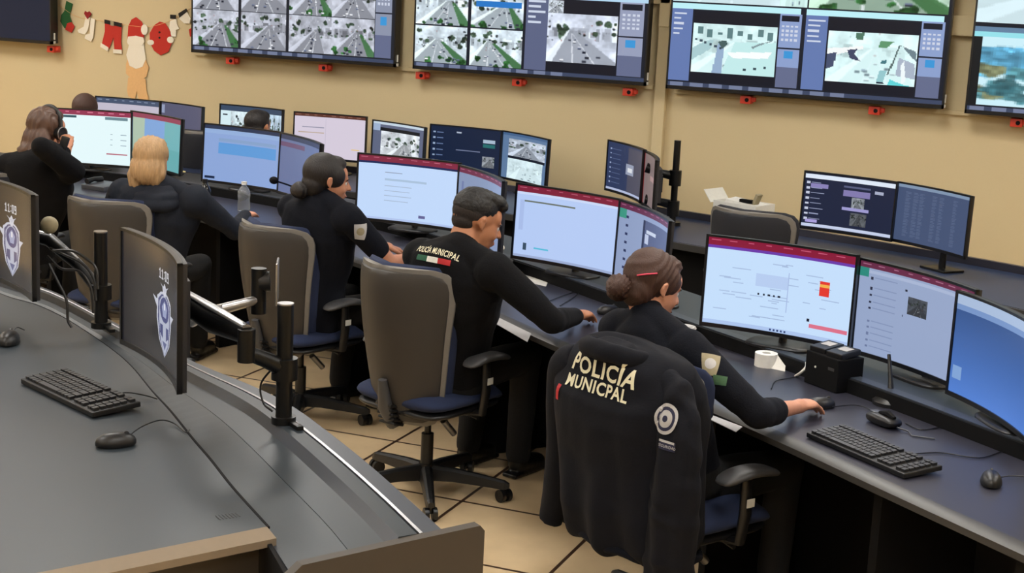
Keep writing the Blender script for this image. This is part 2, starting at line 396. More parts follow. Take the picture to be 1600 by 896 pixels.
def feed(seed, kind='road', tint=(200, 208, 218), w=120, h=80):
    """a street camera picture"""
    r = np.random.default_rng(seed); a = img(w, h, tint); t0 = np.array(tint)/255
    a *= (.8+.3*vn(h, w, 5, r)+.12*(vn(h, w, 18, r)-.5))[..., None]
    def blobs(n, c, y0, y1, s=.1):
        yy, xx = np.mgrid[0:h, 0:w]; nz = vn(h, w, 14, r)
        for _ in range(n):
            cx, cy = r.random()*w, (y0+(y1-y0)*r.random())*h; ra = (s*(.5+r.random()))*w
            mk = ((xx-cx)**2+((yy-cy)*1.3)**2)**.5 < ra*(.5+nz); k = np.array(c)/255*(.7+.5*r.random())
            a[mk] = k*(.65+.6*vn(h, w, 22, r)[mk])[:, None]
    if kind == 'trees':
        a[:] = np.array((205, 240, 250))/255
        blobs(60, (100, 178, 216), .15, .5, .06); blobs(60, (84, 140, 150), .32, .85, .05); blobs(26, (140, 148, 112), .45, .9, .04)
        rc(a, .55, .62, 1, 1, (222, 238, 246)); blobs(5, (60, 110, 120), .6, .95, .06); rc(a, .72, .76, .80, .81, (30, 50, 60)); rc(a, .62, .86, .72, .9, (60, 70, 80)); return np.clip(blur(a), 0, 1)
    hy = .34+.1*r.random()
    for _ in range(26):
        x = r.random(); ww = .05+.09*r.random(); hh = .10+.2*r.random(); y = hy-hh*.6+.05*r.random(); g = .55+.6*r.random()
        rc(a, x, max(0, y), min(1, x+ww), y+hh, tuple(min(255, c*g) for c in tint), .85)
        for k in range(3): rc(a, x+.012+.02*k, y+hh*.3, x+.02+.02*k, y+hh*.42, tuple(c*.45 for c in tint), .7)
    if kind != 'pale': blobs(12, (74, 92, 78), .1, hy+.15, .04); blobs(8, (50, 56, 60), .1, .6, .022)
    vx = .35+.3*r.random(); bl = -.15+.3*r.random(); brr = .8+.4*r.random()
    rcol = tuple(c*(.72 if kind != 'pale' else .93) for c in tint)
    pg(a, [(vx-.05, hy*.85), (vx+.05, hy*.85), (brr, 1), (bl, 1)], rcol, .92)
    pg(a, [(vx-.05, hy*.85), (vx-.03, hy*.85), (bl+.08, 1), (bl-.1, 1)], tuple(min(255, c*1.12) for c in tint), .8)
    for k in (.36, .66): pg(a, [(vx, hy), (vx+.006, hy), (bl+(brr-bl)*k+.012, 1), (bl+(brr-bl)*k-.008, 1)], (236, 240, 246), .7)
    if kind == 'green': pg(a, [(vx+.06, hy), (vx+.12, hy), (1.05, .95), (1, 1), (.85, 1)], (62, 108, 66), .85); blobs(5, (54, 100, 58), .8, 1, .05)
    for _ in range(11):
        y = hy+.1+(.85-hy)*r.random(); t = (y-hy*.85)/(1-hy*.85); x = vx+(bl-vx+(brr-bl)*(.15+.7*r.random()))*t; s_ = .02+.045*t
        c = [(38, 42, 54), (244, 246, 250), (110, 120, 145), (60, 64, 76)][r.integers(4)]
        rc(a, max(0, x), y, min(1, x+s_), min(1, y+s_*.8), c); rc(a, max(0, x), y+s_*.6, min(1, x+s_), min(1, y+s_*.85), (50, 54, 66))
    for _ in range(14):
        x, y = r.random(), r.random()*.55; rc(a, x, y, x+.018, y+.03, [(52, 56, 66), (240, 244, 248), (150, 100, 100), (240, 244, 248)][r.integers(4)], .7)
    if kind == 'pale': a = .5*a+.5*np.array((212, 244, 246))/255
    a = blur(a); m_ = a.mean(); return np.clip((a-m_)*1.15+m_*1.04, 0, 1)
def panelcol(a, x0, y0, x1, y1, base=(92, 104, 140), seed=0, rows=True):
    rc(a, x0, y0, x1, y1, base); r = np.random.default_rng(seed)
    if rows:
        H = (y1-y0)
        for k in range(5): rc(a, x0+(x1-x0)*.12, y0+H*(.05+.07*k), x0+(x1-x0)*(.4+.5*r.random()), y0+H*(.075+.07*k), (205, 214, 232))
def ctrl(a, x0, y0, x1, y1, base=(150, 158, 186)):
    rc(a, x0, y0, x1, y1, base); H = y1-y0; Wd = x1-x0
    rc(a, x0+.1*Wd, y0+.02*H, x1-.1*Wd, y0+.1*H, (22, 26, 40))
    for j in range(4):
        for i in range(4): rc(a, x0+Wd*(.12+.2*i), y0+H*(.15+.06*j), x0+Wd*(.24+.2*i), y0+H*(.18+.06*j), (205, 212, 230))
    rc(a, x0, y0+.45*H, x1, y0+.47*H, (30, 34, 50)); pg(a, [(x0+.3*Wd, y0+.5*H), (x0+.7*Wd, y0+.5*H), (x0+.7*Wd, y0+.6*H), (x0+.3*Wd, y0+.6*H)], (60, 150, 215))
    rc(a, x0, y0+.72*H, x1, y1, (100, 108, 140))
TW, TH = 340, 190
def taskbar(a, y=.975):
    rc(a, 0, y, 1, 1, (60, 70, 96)); r = np.random.default_rng(1)
    for k in range(9): x = .01+.075*k; rc(a, x, y, x+.05, 1, (150, 160, 190), .6)
def tv1():
    a = img(TW, TH, (30, 34, 44)); xs = [(0, .235), (.25, .475), (.49, .70), (.70, .905)]; e = .28; b0 = .965
    for j in range(3):
        y1 = b0-j*(e+.005); y0 = max(0, y1-e)
        for i, (x0, x1) in enumerate(xs): paste(a, feed(10+j*4+i, 'road' if (i+j) % 3 else 'green', (186, 190, 202)), x0, y0, x1, y1)
    ctrl(a, .91, .35, .985, b0, (140, 148, 170)); taskbar(a); return a
def tv2():
    a = img(TW, TH, (24, 28, 40)); e = .27; b0 = .97
    for j in range(3):
        y1 = b0-j*(e+.008); y0 = max(0, y1-e)
        for i, (x0, x1) in enumerate([(0, .235), (.25, .48)]): paste(a, feed(40+j*2+i, 'green', (216, 230, 240)), x0, y0, x1, y1)
    rc(a, .27, .5, .47, .54, (40, 120, 200)); rc(a, .49, .42, 1, .46, (180, 215, 240)); panelcol(a, .49, .45, .585, b0, (92, 100, 132), 4)
    rc(a, .585, .46, .88, b0, (20, 22, 34)); paste(a, feed(77, 'road', (214, 222, 238)), .585, .56, .88, .9); paste(a, feed(78), .585, .47, .65, .56)
    ctrl(a, .885, .46, .985, b0); taskbar(a); return a
def tv3():
    a = img(TW, TH, (24, 28, 40)); b0 = .965
    paste(a, feed(90, 'pale'), 0, 0, .4, .44); paste(a, feed(94, 'pale', (200, 225, 215)), .4, 0, .5, .44); paste(a, feed(91, 'green', (190, 220, 200)), .505, 0, .99, .44)
    for x, sd in ((0, 92), (.5, 93)):
        rc(a, x, .45, x+.48, .49, (190, 240, 248)); panelcol(a, x, .49, x+.08, b0, (100, 122, 176), sd)
        rc(a, x+.085, .5, x+.4, b0, (20, 22, 34)); f = feed(sd, 'pale', (226, 246, 246), 96, 64)
        if sd == 92:
            [rc(f, .05+.12*k, .06+.05*(k % 3), .11+.12*k, .2+.06*(k % 2), (66, 100, 104), .8) for k in range(8)]; pg(f, [(.1, .4), (.26, .3), (.22, .5), (0, .75), (0, .5)], (170, 205, 210)); pg(f, [(.5, 0.35), (1, .3), (1, 1), (.35, 1)], (196, 236, 236)); pg(f, [(.42, .55), (.95, .5), (.9, .62), (.5, .68)], (250, 254, 254)); pg(f, [(.3, .4), (.38, .35), (.36, 1), (.25, 1)], (150, 175, 205)); pg(f, [(.7, .42), (.95, .24), (.95, .26), (.72, .45)], (130, 150, 155)); [rc(f, .62+.12*k, .86-.03*k, .66+.12*k, .9-.03*k, (60, 80, 90)) for k in range(3)]; [rc(f, .02+.06*k, .3+.03*k, .05+.06*k, .35+.03*k, (60, 76, 90)) for k in range(6)]; pg(f, [(.3, .36), (.4, .3), (.42, .4), (.36, .48)], (70, 96, 96))
        else:
            pg(f, [(.0, .35), (.4, .25), (.4, .32), (.0, .5)], (246, 250, 250)); pg(f, [(0, .45), (.1, .42), (.08, .7), (0, .75)], (70, 80, 110)); pg(f, [(.22, .36), (.34, .33), (.3, .42), (.38, .56), (.26, .52)], (64, 72, 100)); pg(f, [(.3, .02), (.4, 0), (.38, .14), (.31, .14)], (80, 120, 100)); pg(f, [(.83, .22), (.98, .3), (1, .5), (.93, .42)], (110, 130, 140)); pg(f, [(.8, .45), (.98, .55), (1, .85), (.78, .8)], (170, 182, 200)); pg(f, [(.82, .6), (.86, .5), (.9, .9), (.85, .95)], (240, 250, 252)); pg(f, [(.72, .88), (.95, 1), (.7, 1)], (96, 214, 218)); pg(f, [(.6, .72), (.68, .72), (.64, .95), (.57, .93)], (150, 200, 206)); pg(f, [(.58, .14), (.74, .14), (.66, .26), (.56, .26)], (96, 150, 110)); pg(f, [(.62, .52), (.67, .5), (.66, .57), (.6, .58)], (70, 120, 130)); pg(f, [(.79, .2), (.81, .2), (.7, .8), (.68, .8)], (90, 110, 110)); pg(f, [(.58, .93), (.66, .95), (.64, .98), (.57, .96)], (30, 40, 60))
        paste(a, f, x+.085, .58, x+.4, .9)
        ctrl(a, x+.405, .49, x+.485, b0, (140, 160, 205))
    taskbar(a); return a
def tv4():
    a = img(TW, TH, (20, 24, 36)); paste(a, feed(99, 'pale'), 0, 0, 1, .44); rc(a, 0, .47, 1, .5, (100, 130, 160)); rc(a, 0, .5, 1, .53, (150, 225, 235))
    paste(a, feed(101, 'trees', w=120, h=64), .03, .53, .99, .965); rc(a, 0, .53, .03, .965, (18, 22, 26)); taskbar(a); return a
def tv0(): a = img(TW, TH, (26, 34, 54)); return a
GW, GH = 160, 90
def page(body=(196, 218, 250), bar=(132, 40, 62), barh=.07, top=None, lines=0, seed=0, split=None):
    a = img(GW, GH, body); r = np.random.default_rng(seed)
    if top: rc(a, 0, barh, 1, barh+.035, top)
    if barh: rc(a, 0, 0, 1, barh, bar); [rc(a, .02+.12*k, barh*.25, .06+.12*k+.03*r.random(), barh*.45, tuple(min(255, c+60) for c in bar)) for k in range(8)]
    for _ in range(lines):
        x = .05+.6*r.random(); y = .2+.7*r.random(); rc(a, x, y, x+.05+.15*r.random(), y+.012, tuple(.72*c for c in body), .8)
    return a
def m1():
    a = page((200, 226, 255), (138, 28, 58), .085, (110, 60, 170), 0); r = np.random.default_rng(4)
    for k in range(34):
        x = .03+.8*r.random(); y = .17+.7*r.random(); rc(a, x, y, x+.03+.1*r.random(), y+.01, (140, 158, 196), .5)
    rc(a, .33, .36, .55, .5, (186, 208, 244)); rc(a, .55, .3, .555, .75, (170, 190, 230)); rc(a, .77, .33, .84, .5, (230, 60, 50)); rc(a, .77, .37, .84, .4, (246, 180, 80))
    for k in range(5): rc(a, .35+.035*k, .58, .365+.035*k, .6, (40, 44, 60))
    rc(a, .72, .83, .99, .88, (222, 116, 140)); rc(a, .70, .78, .72, .81, (30, 34, 50)); rc(a, 0, .96, 1, 1, (176, 200, 240)); [rc(a, .45+.025*k, .97, .46+.025*k, .99, (40, 60, 110)) for k in range(5)]
    return a
def m2():
    a = page((152, 168, 202), (104, 44, 72), .07); rc(a, 0, .07, .07, .17, (48, 140, 126)); rc(a, .92, .1, 1, .23, (48, 140, 126)); rc(a, .07, .09, .92, .12, (170, 184, 214))
    for k, y in enumerate((.16, .27, .34, .42, .49, .63, .7, .77, .84, .91)): rc(a, .085, y, .105, y+.025, (44, 48, 70) if k < 5 else (110, 124, 160)); rc(a, .12, y, .3, y+.01, (132, 148, 184))
    rc(a, .37, .2, .385, .22, (30, 34, 50)); b = feed(55, 'road', (120, 128, 140)); b[:] = b*.6; paste(a, b, .4, .27, .57, .46); rc(a, .36, .48, .37, .5, (30, 34, 50)); return a
def m3():
    a = img(GW, GH, (70, 108, 176)); a *= np.linspace(.75, 1.2, GH)[:, None, None]; rc(a, 0, .0, 1, .1, (170, 190, 220)); rc(a, 0, .1, 1, .16, (120, 150, 200)); rc(a, .02, .72, .1, .86, (130, 165, 215)); return np.clip(a, 0, 1)
def m4():
    a = page((184, 206, 248), (128, 34, 58), .085, None, 0); rc(a, 0, .085, 1, .12, (206, 220, 250)); rc(a, .05, .2, .55, .225, (110, 118, 110)); rc(a, .03, .2, .07, .62, (172, 192, 236)); rc(a, .18, .84, .32, .862, (90, 190, 220)); rc(a, .08, .8, .11, .9, (60, 80, 100)); rc(a, 0, .965, 1, 1, (160, 176, 214)); return a
def m5():
    a = page((144, 160, 196), (100, 40, 72), .075); rc(a, 0, .075, .1, .2, (60, 150, 130)); rc(a, .38, .13, 1, .95, (84, 94, 130)); rc(a, .38, .13, .42, .95, (40, 48, 80)); rc(a, .45, .25, .65, .29, (200, 210, 230)); rc(a, .43, .3, .5, .42, (190, 200, 226))
    for k in range(7): rc(a, .1, .16+.11*k, .14, .19+.11*k, (40, 50, 90)); 
    return a
def m6():
    a = page((196, 220, 254), (132, 44, 68), .085, (28, 40, 86), 0)
    rc(a, .25, .24, .42, .25, (140, 150, 170)); rc(a, .25, .34, .67, .38, (172, 196, 222)); [rc(a, .25, .46+.075*k, (.52, .5, .52, .49)[k], .472+.075*k, (168, 186, 210)) for k in range(4)]; rc(a, .6, .88, .67, .92, (100, 100, 150)); rc(a, 0, .965, 1, 1, (180, 200, 240)); return a
def m7(): a = page((134, 150, 184), (112, 44, 72), .08); rc(a, .05, .2, .08, .8, (110, 124, 170)); rc(a, .2, .3, .7, .33, (120, 136, 170)); return a
def m8():
    a = img(GW, GH, (142, 168, 218)); rc(a, 0, 0, 1, .07, (44, 56, 84)); rc(a, .0, .07, 1, .14, (150, 178, 222)); rc(a, .17, .22, .95, .28, (136, 164, 204)); rc(a, .17, .3, .95, .5, (96, 156, 218)); rc(a, .02, .92, .14, .965, (24, 40, 70)); return a
def m9(): a = img(GW, GH, (106, 118, 158)); rc(a, 0, 0, 1, .08, (60, 66, 94)); rc(a, 0, .12, .5, .2, (110, 84, 116)); return a
def m10():
    a = page((232, 252, 255), (150, 56, 84), .09, None, 0); rc(a, .18, .1, .38, .14, (60, 90, 100)); rc(a, .7, .1, .96, .15, (110, 140, 150)); [rc(a, .76, .42+.1*k, .79, .43+.1*k, (140, 160, 170)) for k in range(3)]; [rc(a, .88, .42+.1*k, .95, .43+.1*k, (120, 140, 160)) for k in range(3)]; rc(a, .72, .79, .96, .81, (180, 90, 110)); return a
def m11():
    a = img(GW, GH, (116, 180, 186)); rc(a, 0, 0, .22, 1, (176, 196, 176)); rc(a, .22, .08, .6, .45, (130, 168, 220)); rc(a, 0, 0, 1, .09, (150, 70, 92)); rc(a, .5, .6, 1, 1, (104, 172, 176)); return a
def w1(): a = page((196, 190, 206), (70, 84, 110), .12); return a
def w2(): a = img(GW, GH, (92, 92, 116)); rc(a, .02, .05, .18, .25, (150, 160, 190)); rc(a, .03, .08, .05, .22, (90, 100, 140)); return a
def w3():
    a = img(GW, GH, (60, 76, 100)); rc(a, 0, .12, .15, 1, (216, 240, 246)); rc(a, .03, .2, .1, .23, (60, 70, 80)); rc(a, .03, .5, .1, .53, (60, 70, 80)); paste(a, feed(61, 'road', (210, 226, 232)), .15, .12, .75, 1); paste(a, feed(62, 'road', (190, 210, 226)), .75, .12, 1, 1); return a
def w4():
    a = page((216, 206, 222), (96, 56, 44), .07); rc(a, .42, .1, .425, 1, (196, 188, 206)); rc(a, .1, .3, .4, .32, (150, 150, 170)); rc(a, .05, .42, .4, .44, (190, 170, 150)); rc(a, .8, .75, .92, .78, (230, 200, 130)); return a
def w5(): a = img(GW, GH, (96, 104, 130)); rc(a, 0, 0, 1, .06, (200, 216, 230)); rc(a, .12, .12, .9, .2, (20, 24, 30)); paste(a, feed(64, 'road', (214, 220, 226)), .14, .2, .9, .85); rc(a, .0, .05, .12, .2, (160, 180, 210)); return a
def w6():
    a = img(GW, GH, (24, 36, 62)); [rc(a, .03, .12+.13*k, .06, .16+.13*k, (150, 170, 200)) for k in range(7)]; [rc(a, .08, .13+.13*k, .17, .15+.13*k, (100, 120, 160)) for k in range(7)]
    rc(a, .35, .1, .42, .13, (180, 190, 210)); rc(a, .35, .5, .7, .52, (110, 120, 150)); rc(a, .74, .22, .92, .3, (170, 190, 210)); rc(a, .74, .32, .92, .4, (40, 110, 110)); paste(a, feed(66)*.7, .74, .6, .92, .85); return a
def w7(): a = img(GW, GH, (96, 124, 160)); rc(a, 0, 0, 1, .06, (70, 100, 140)); paste(a, feed(67, 'road', (190, 200, 214)), .12, .12, .95, .5); rc(a, .12, .5, .95, .56, (20, 26, 40)); paste(a, feed(68, 'pale', (210, 216, 226)), .12, .56, .9, 1); return a
def w8():
    a = img(GW, GH, (46, 58, 92)); [rc(a, .05, .12+.1*k, .08, .15+.1*k, (150, 165, 200)) for k in range(8)]; [rc(a, .1, .13+.1*k, .3, .145+.1*k, (90, 104, 140)) for k in range(8)]; rc(a, .5, .05, 1, 1, (84, 82, 96), .8); rc(a, .45, .38, .68, .6, (150, 158, 180)); rc(a, .5, .46, .64, .54, (220, 224, 230)); rc(a, 0, .96, 1, 1, (180, 190, 220)); return a
def w9(): a = img(GW, GH, (128, 112, 112)); rc(a, 0, 0, .12, 1, (120, 30, 34)); rc(a, .4, .4, .8, .5, (170, 140, 140)); return a
def w10():
    a = img(GW, GH, (32, 38, 62)); rc(a, 0, .02, 1, .1, (226, 236, 250)); rc(a, 0, .93, 1, .985, (200, 210, 236))
    for k in range(8): rc(a, .02, .16+.095*k, .055, .2+.095*k, (200, 206, 226)); rc(a, .07, .165+.095*k, .17+.02*(k % 3), .18+.095*k, (150, 158, 190))
    rc(a, .06, .19, .25, .27, (140, 132, 186)); rc(a, .42, .17, .72, .2, (90, 96, 130)); rc(a, .42, .24, .72, .36, (132, 124, 176)); paste(a, feed(70)*.7, .52, .37, .66, .58); rc(a, .42, .56, .72, .61, (160, 156, 210)); paste(a, feed(71)*.45, .52, .65, .7, .88); rc(a, .77, .2, .87, .26, (170, 176, 200)); rc(a, .04, .86, .16, .91, (170, 160, 220)); return a
def w11():
    a = img(GW, GH, (70, 84, 116)); rc(a, 0, 0, 1, .06, (130, 150, 176)); r = np.random.default_rng(9)
    for k in range(30):
        for x in (.1, .2, .28, .45, .55, .75): rc(a, x, .12+.027*k, x+.04+.03*r.random(), .13+.027*k, (104, 118, 150), .6)
    return a
SEG = {'1': ['.1.', '11.', '.1.', '.1.', '.1.', '.1.', '111'], ':': ['.', '1', '.', '.', '.', '1', '.'], '0': ['111', '1.1', '1.1', '1.1', '1.1', '1.1', '111'], '9': ['111', '1.1', '1.1', '111', '..1', '..1', '111']}
def lockscreen():
    """idle screen: clock over a white and blue shield emblem on near-black"""
    w_, h_ = 280, 158; a = img(w_, h_, (34, 33, 37))
    x = 136; y0 = 28
    for ch in '11:09':
        g = SEG[ch]
        for j, row in enumerate(g):
            for i, c in enumerate(row):
                if c == '1': a[y0+j*2:y0+j*2+2, x+i*3:x+i*3+3] = np.array((206, 208, 216))/255
        x += len(g[0])*3+3
    def P(pts, c): pg(a, [(px_, py_) for px_, py_ in pts], c)
    cx = .585
    sh = lambda s, dy=0: [(cx-.13*s, .43+dy), (cx-.07*s, .38+dy), (cx, .36+dy), (cx+.07*s, .38+dy), (cx+.13*s, .43+dy), (cx+.14*s, .62), (cx+.1*s, .8), (cx, .93-.04*(1-s)), (cx-.1*s, .8), (cx-.14*s, .62)]
    P(sh(1), (196, 200, 214)); P(sh(.86, .02), (66, 72, 120)); P(sh(.72, .035), (178, 184, 204))
    P([(cx-.16, .5), (cx-.2, .44), (cx-.12, .47), (cx-.12, .55)], (196, 200, 214)); P([(cx+.16, .56), (cx+.2, .52), (cx+.12, .52), (cx+.12, .62)], (196, 200, 214))
    P([(cx-.04, .34), (cx, .29), (cx+.04, .34), (cx+.02, .4), (cx-.02, .4)], (206, 208, 220)); P([(cx-.08, .3), (cx-.02, .33), (cx+.02, .33), (cx+.08, .3), (cx, .37)], (190, 194, 210))
    th = [(cx+.085*math.cos(t), .52+.11*math.sin(t)) for t in np.linspace(0, 2*PI, 20)]; P(th, (60, 68, 122))
    P([(cx-.05, .5), (cx, .44), (cx+.05, .5), (cx+.03, .58), (cx-.03, .58)], (150, 160, 196)); rc(a, cx-.01, .46, cx+.01, .52, (226, 228, 236))
    P([(cx-.08, .66), (cx-.03, .66), (cx-.03, .78), (cx-.08, .74)], (66, 72, 120)); P([(cx+.08, .66), (cx+.03, .66), (cx+.03, .78), (cx+.08, .74)], (66, 72, 120)); P([(cx-.04, .8), (cx+.04, .8), (cx, .87)], (90, 96, 140))
    return a
# ---------------------------------------------------------------- monitors
def screen_mesh(w, h, arr, R, y0=-.0012, tilt=0, zc=0):
    H, Wd = arr.shape[:2]; vs = np.zeros(((H+1)*(Wd+1), 3)); xx, zz = np.meshgrid(np.linspace(-w/2, w/2, Wd+1), np.linspace(h/2, -h/2, H+1))
    yy = (-(xx**2)/(2*R) if R else 0*xx)+y0
    ct, st = math.cos(tilt), math.sin(tilt); vs[:, 0] = xx.ravel(); vs[:, 1] = (yy*ct+zz*st).ravel(); vs[:, 2] = (zz*ct-yy*st).ravel()+zc
    idx = np.arange((H+1)*(Wd+1)).reshape(H+1, Wd+1); q = np.stack([idx[:-1, :-1], idx[1:, :-1], idx[1:, 1:], idx[:-1, 1:]], -1).reshape(-1, 4)
    me = bpy.data.meshes.new('screen'); me.vertices.add(len(vs)); me.vertices.foreach_set('co', vs.ravel()); n = len(q)
    me.loops.add(n*4); me.loops.foreach_set('vertex_index', q.ravel()); me.polygons.add(n); me.polygons.foreach_set('loop_start', np.arange(n)*4)
    me.update(calc_edges=True); me.validate()
    c = np.clip(arr, 0, 1); c = np.where(c <= .04045, c/12.92, ((c+.055)/1.055)**2.4).reshape(-1, 3); c = np.concatenate([c, np.ones((len(c), 1))], 1)
    at = me.color_attributes.new('pix', 'FLOAT_COLOR', 'CORNER'); at.data.foreach_set('color', np.repeat(c, 4, 0).ravel().astype(np.float32))
    return me
def curved_slab(w, h, R, ya, yb, NX=16, inset=None, tilt=0, zc=0, x0=None, x1=None, z0=None, z1=None):
    mb = MB(); x0 = -w/2 if x0 is None else x0; x1 = w/2 if x1 is None else x1; z0 = -h/2 if z0 is None else z0; z1 = h/2 if z1 is None else z1
    ct, st = math.cos(tilt), math.sin(tilt); rings = []
    for i in range(NX+1):
        x = x0+(x1-x0)*i/NX; y = -(x*x)/(2*R) if R else 0
        rings.append([V(x, (y+a)*ct+z*st, z*ct-(y+a)*st+zc) for a, z in ((ya, z0), (yb, z0), (yb, z1), (ya, z1))])
    return mb.loft(rings)
def monitor(label, pos, yaw, tilt, arr, base_z, w=.605, h=.358, R=1.4, stand='foot', group=None, rim='bezel', scr='screen', name='computer_monitor', cat='monitor'):
    """pos: centre of the panel; the root stands at the foot below it"""
    group = group or {LZ: 'curved monitors on the front console row', .75: 'monitors on the wall desk', FZ_: 'idle monitors over the foreground desk'}.get(base_z)
    t = thing(name, label, cat, (pos[0], pos[1], base_z), yaw, group); zc = pos[2]-base_z; b = .009
    fr = MB()
    for (x0, x1, z0, z1) in ((-w/2, w/2, h/2-b, h/2), (-w/2, w/2, -h/2, -h/2+b*1.7)):
        k = curved_slab(w, h, R, -.004, .012, 16, None, tilt, zc, x0, x1, z0, z1); fr.add(k.v, k.f)
    for x0, x1 in ((-w/2, -w/2+b), (w/2-b, w/2)):
        k = curved_slab(w, h, R, -.004, .012, 2, None, tilt, zc, x0, x1, -h/2, h/2); fr.add(k.v, k.f)
    fr.build('bezel', M[rim], t, smooth=False)
    me = screen_mesh(w-2*b, h-2.7*b, arr, R, 0.001, tilt, zc+b*.35); me.materials.append(M[scr]); so = bpy.data.objects.new('screen', me); C.objects.link(so); so.parent = t
    bk = curved_slab(w-.004, h-.004, R, .004, .024, 16, None, tilt, zc); k = curved_slab(w, h, R, .022, .045, 12, None, tilt, zc, -w*.32, w*.32, -h*.3, h*.3); bk.add(k.v, k.f)
    bk.build('back_shell', M['dshell'], t, smooth=False)
    if stand == 'foot':
        MB().tube([(0, .07, .01), (0, .085, zc*.55), (0, .045, zc)], [.024, .02, .022], 12, squash=.6).build('stand_neck', M['black'], t)
        mb = MB(); pts = [(.13*math.copysign(abs(math.cos(a))**.6, math.cos(a)), .05+.085*math.copysign(abs(math.sin(a))**.6, math.sin(a))) for a in np.linspace(0, 2*PI, 32, endpoint=False)]
        mb.loft([[V(x*s, .05+(y-.05)*s, z) for x, y in pts] for s, z in ((1, 0), (1, .008), (.94, .013))]); mb.build('stand_base', M['black'], t)
    elif stand == 'pole':
        MB().cyl((0, .09, 0), (0, .09, zc+.02), .018).build('stand_neck', M['blackm'], t)
        MB().box((0, .065, zc), (.1, .05, .1), bev=.006).build('vesa_bracket', M['blackm'], t)
        MB().box((0, .09, .006), (.18, .14, .012), bev=.004).build('stand_base', M['blackm'], t)
    elif stand == 'vesa':
        MB().box((0, .05, zc), (.1, .02, .1), bev=.004).build('vesa_plate', M['blackm'], t)
    return t
LZ = .80; FZ_ = .88   # top of the raised ledge carrying the monitors
def rd(d): return math.radians(d)
ROW = 'curved monitors on the front console row'
monitor('monitor with red and purple bars over a white page with an orange block', (-1.279, 5.57, 1.025), rd(-9), .02, m1(), LZ)
monitor('monitor at the right showing a grey chat list with teal corners and one photo', (-.736, 5.362, 1.012), rd(-40), .0, m2(), LZ)
monitor('blue desktop monitor cut off by the right edge of the photo', (-.405, 4.93, 1.0), rd(-58), .0, m3(), LZ)
monitor('monitor right of the long-sleeved man showing a near-empty pale page under a red bar', (-2.472, 6.425, 1.018), rd(-17), .04, m4(), LZ)
monitor('angled monitor above the brown bun showing a dim page with a dark blue photo panel', (-1.972, 6.062, 1.022), rd(-51), .03, m5(), LZ)
monitor('monitor in front of the short-sleeved woman showing a white form under red and navy bars', (-3.616, 7.057, 1.013), rd(-1), .03, m6(), LZ)
monitor('angled grey-page monitor with a red bar directly behind the man\'s head', (-2.96, 6.56, 1.04), rd(-45), .02, m7(), LZ)
monitor('monitor right of the blonde woman showing a broad light blue band', (-5.068, 7.709, 1.008), rd(-8), .055, m8(), LZ)
monitor('dim slate-blue monitor behind the gooseneck microphone', (-4.48, 7.418, 1.014), rd(-37), .045, m9(), LZ)
monitor('very bright white-page monitor in front of the woman with headphones', (-6.314, 7.811, 1.013), rd(19), .045, m10(), LZ)
monitor('teal and pale green monitor just behind the blonde hair', (-5.912, 8.018, .997), rd(-22), .045, m11(), LZ)
G2 = None; W2z = .75; sz = dict(w=.54, h=.32)
monitor('far-left monitor near the wall, its pinkish page partly hidden by a brown head', (-6.774, 8.838, 1.016), rd(3), .04, w1(), W2z, **sz)
monitor('dim grey monitor near the wall behind the teal one', (-6.42, 8.95, 1.0), rd(-16), .04, w2(), W2z, **sz)
monitor('monitor near the wall showing street views behind a round dark head', (-5.85, 9.0, 1.02), rd(-4), .03, w3(), W2z, **sz)
monitor('monitor near the wall with a pale lilac page under a brown bar', (-5.271, 9.08, 1.009), rd(7), .035, w4(), W2z, **sz)
monitor('monitor near the wall showing one black and white road camera', (-4.72, 9.05, .99), rd(-22), .03, w5(), W2z, **sz)
monitor('dark navy chat monitor near the wall with a green message', (-4.3, 9.2, .99), rd(-2), .03, w6(), W2z, **sz)
monitor('narrow-looking monitor near the wall showing two stacked camera views', (-3.82, 9.1, .985), rd(-33), .035, w7(), W2z, **sz)
monitor('turned monitor with a dark blue list left of the black monitor post', (-3.023, 8.804, 1.013), rd(-47), .01, w8(), W2z, stand='vesa', **sz)
monitor('nearly edge-on monitor with a red stripe fixed to the black monitor post', (-2.74, 8.42, 1.005), rd(-63), .0, w9(), W2z, stand='vesa', **sz)
monitor('monitor against the beige wall at the right showing a purple and navy chat', (-1.54, 8.178, 1.021), rd(-14), .03, w10(), W2z, stand='vesa', **sz)
m11_ = monitor('dull grey-blue table monitor on a short black stand against the beige wall', (-1.066, 7.976, 1.02), rd(-39), .015, w11(), W2z, stand='pole', **sz)
MB().tube([(0, .09, .2), (-.22, .13, .22), (-.50, .07, .27)], .014, 10).build('cross_arm', M['blackm'], m11_)
# ---------------------------------------------------------------- wall screens
def tv(label, x0, arr, zb=1.49, w=1.69, h=.96, yf=9.45):
    t = thing('wall_screen', label, 'wall screen', (x0+w/2, yf, zb), 0, 'wall screens'); b = .011
    fr = MB()
    for x, z, sx, sz_ in ((0, .012, w, .024), (0, h-b/2, w, b), (-w/2+b/2, h/2, b, h), (w/2-b/2, h/2, b, h)): fr.box((x, .01, z), (sx, .03, sz_))
    fr.build('bezel', M['bezel'], t, False)
    me = screen_mesh(w-2*b, h-.024-b, arr, None, .0, 0, h/2+.006); me.materials.append(M['screenTV']); s = bpy.data.objects.new('screen', me); C.objects.link(s); s.parent = t
    MB().box((0, .05, h/2), (w-.01, .07, h-.01), bev=.008).build('back_shell', M['black'], t, False)
    mb = MB()
    for x in (-.5, .5): mb.box((x, .115, h/2), (.06, .07, h*.8))
    mb.build('wall_bracket', M['blackm'], t, False)
    mb = MB(); mb.box((w/2+.004, .03, .06), (.008, .012, .05), bev=.002); mb.box((w/2+.004, .03, .015), (.008, .02, .02), bev=.002)
    mb.build('label_tag', M['white'], t, False)
    return t
tv('dark switched-off wall screen at the top left corner', -7.97-1.69, tv0(), 1.47)
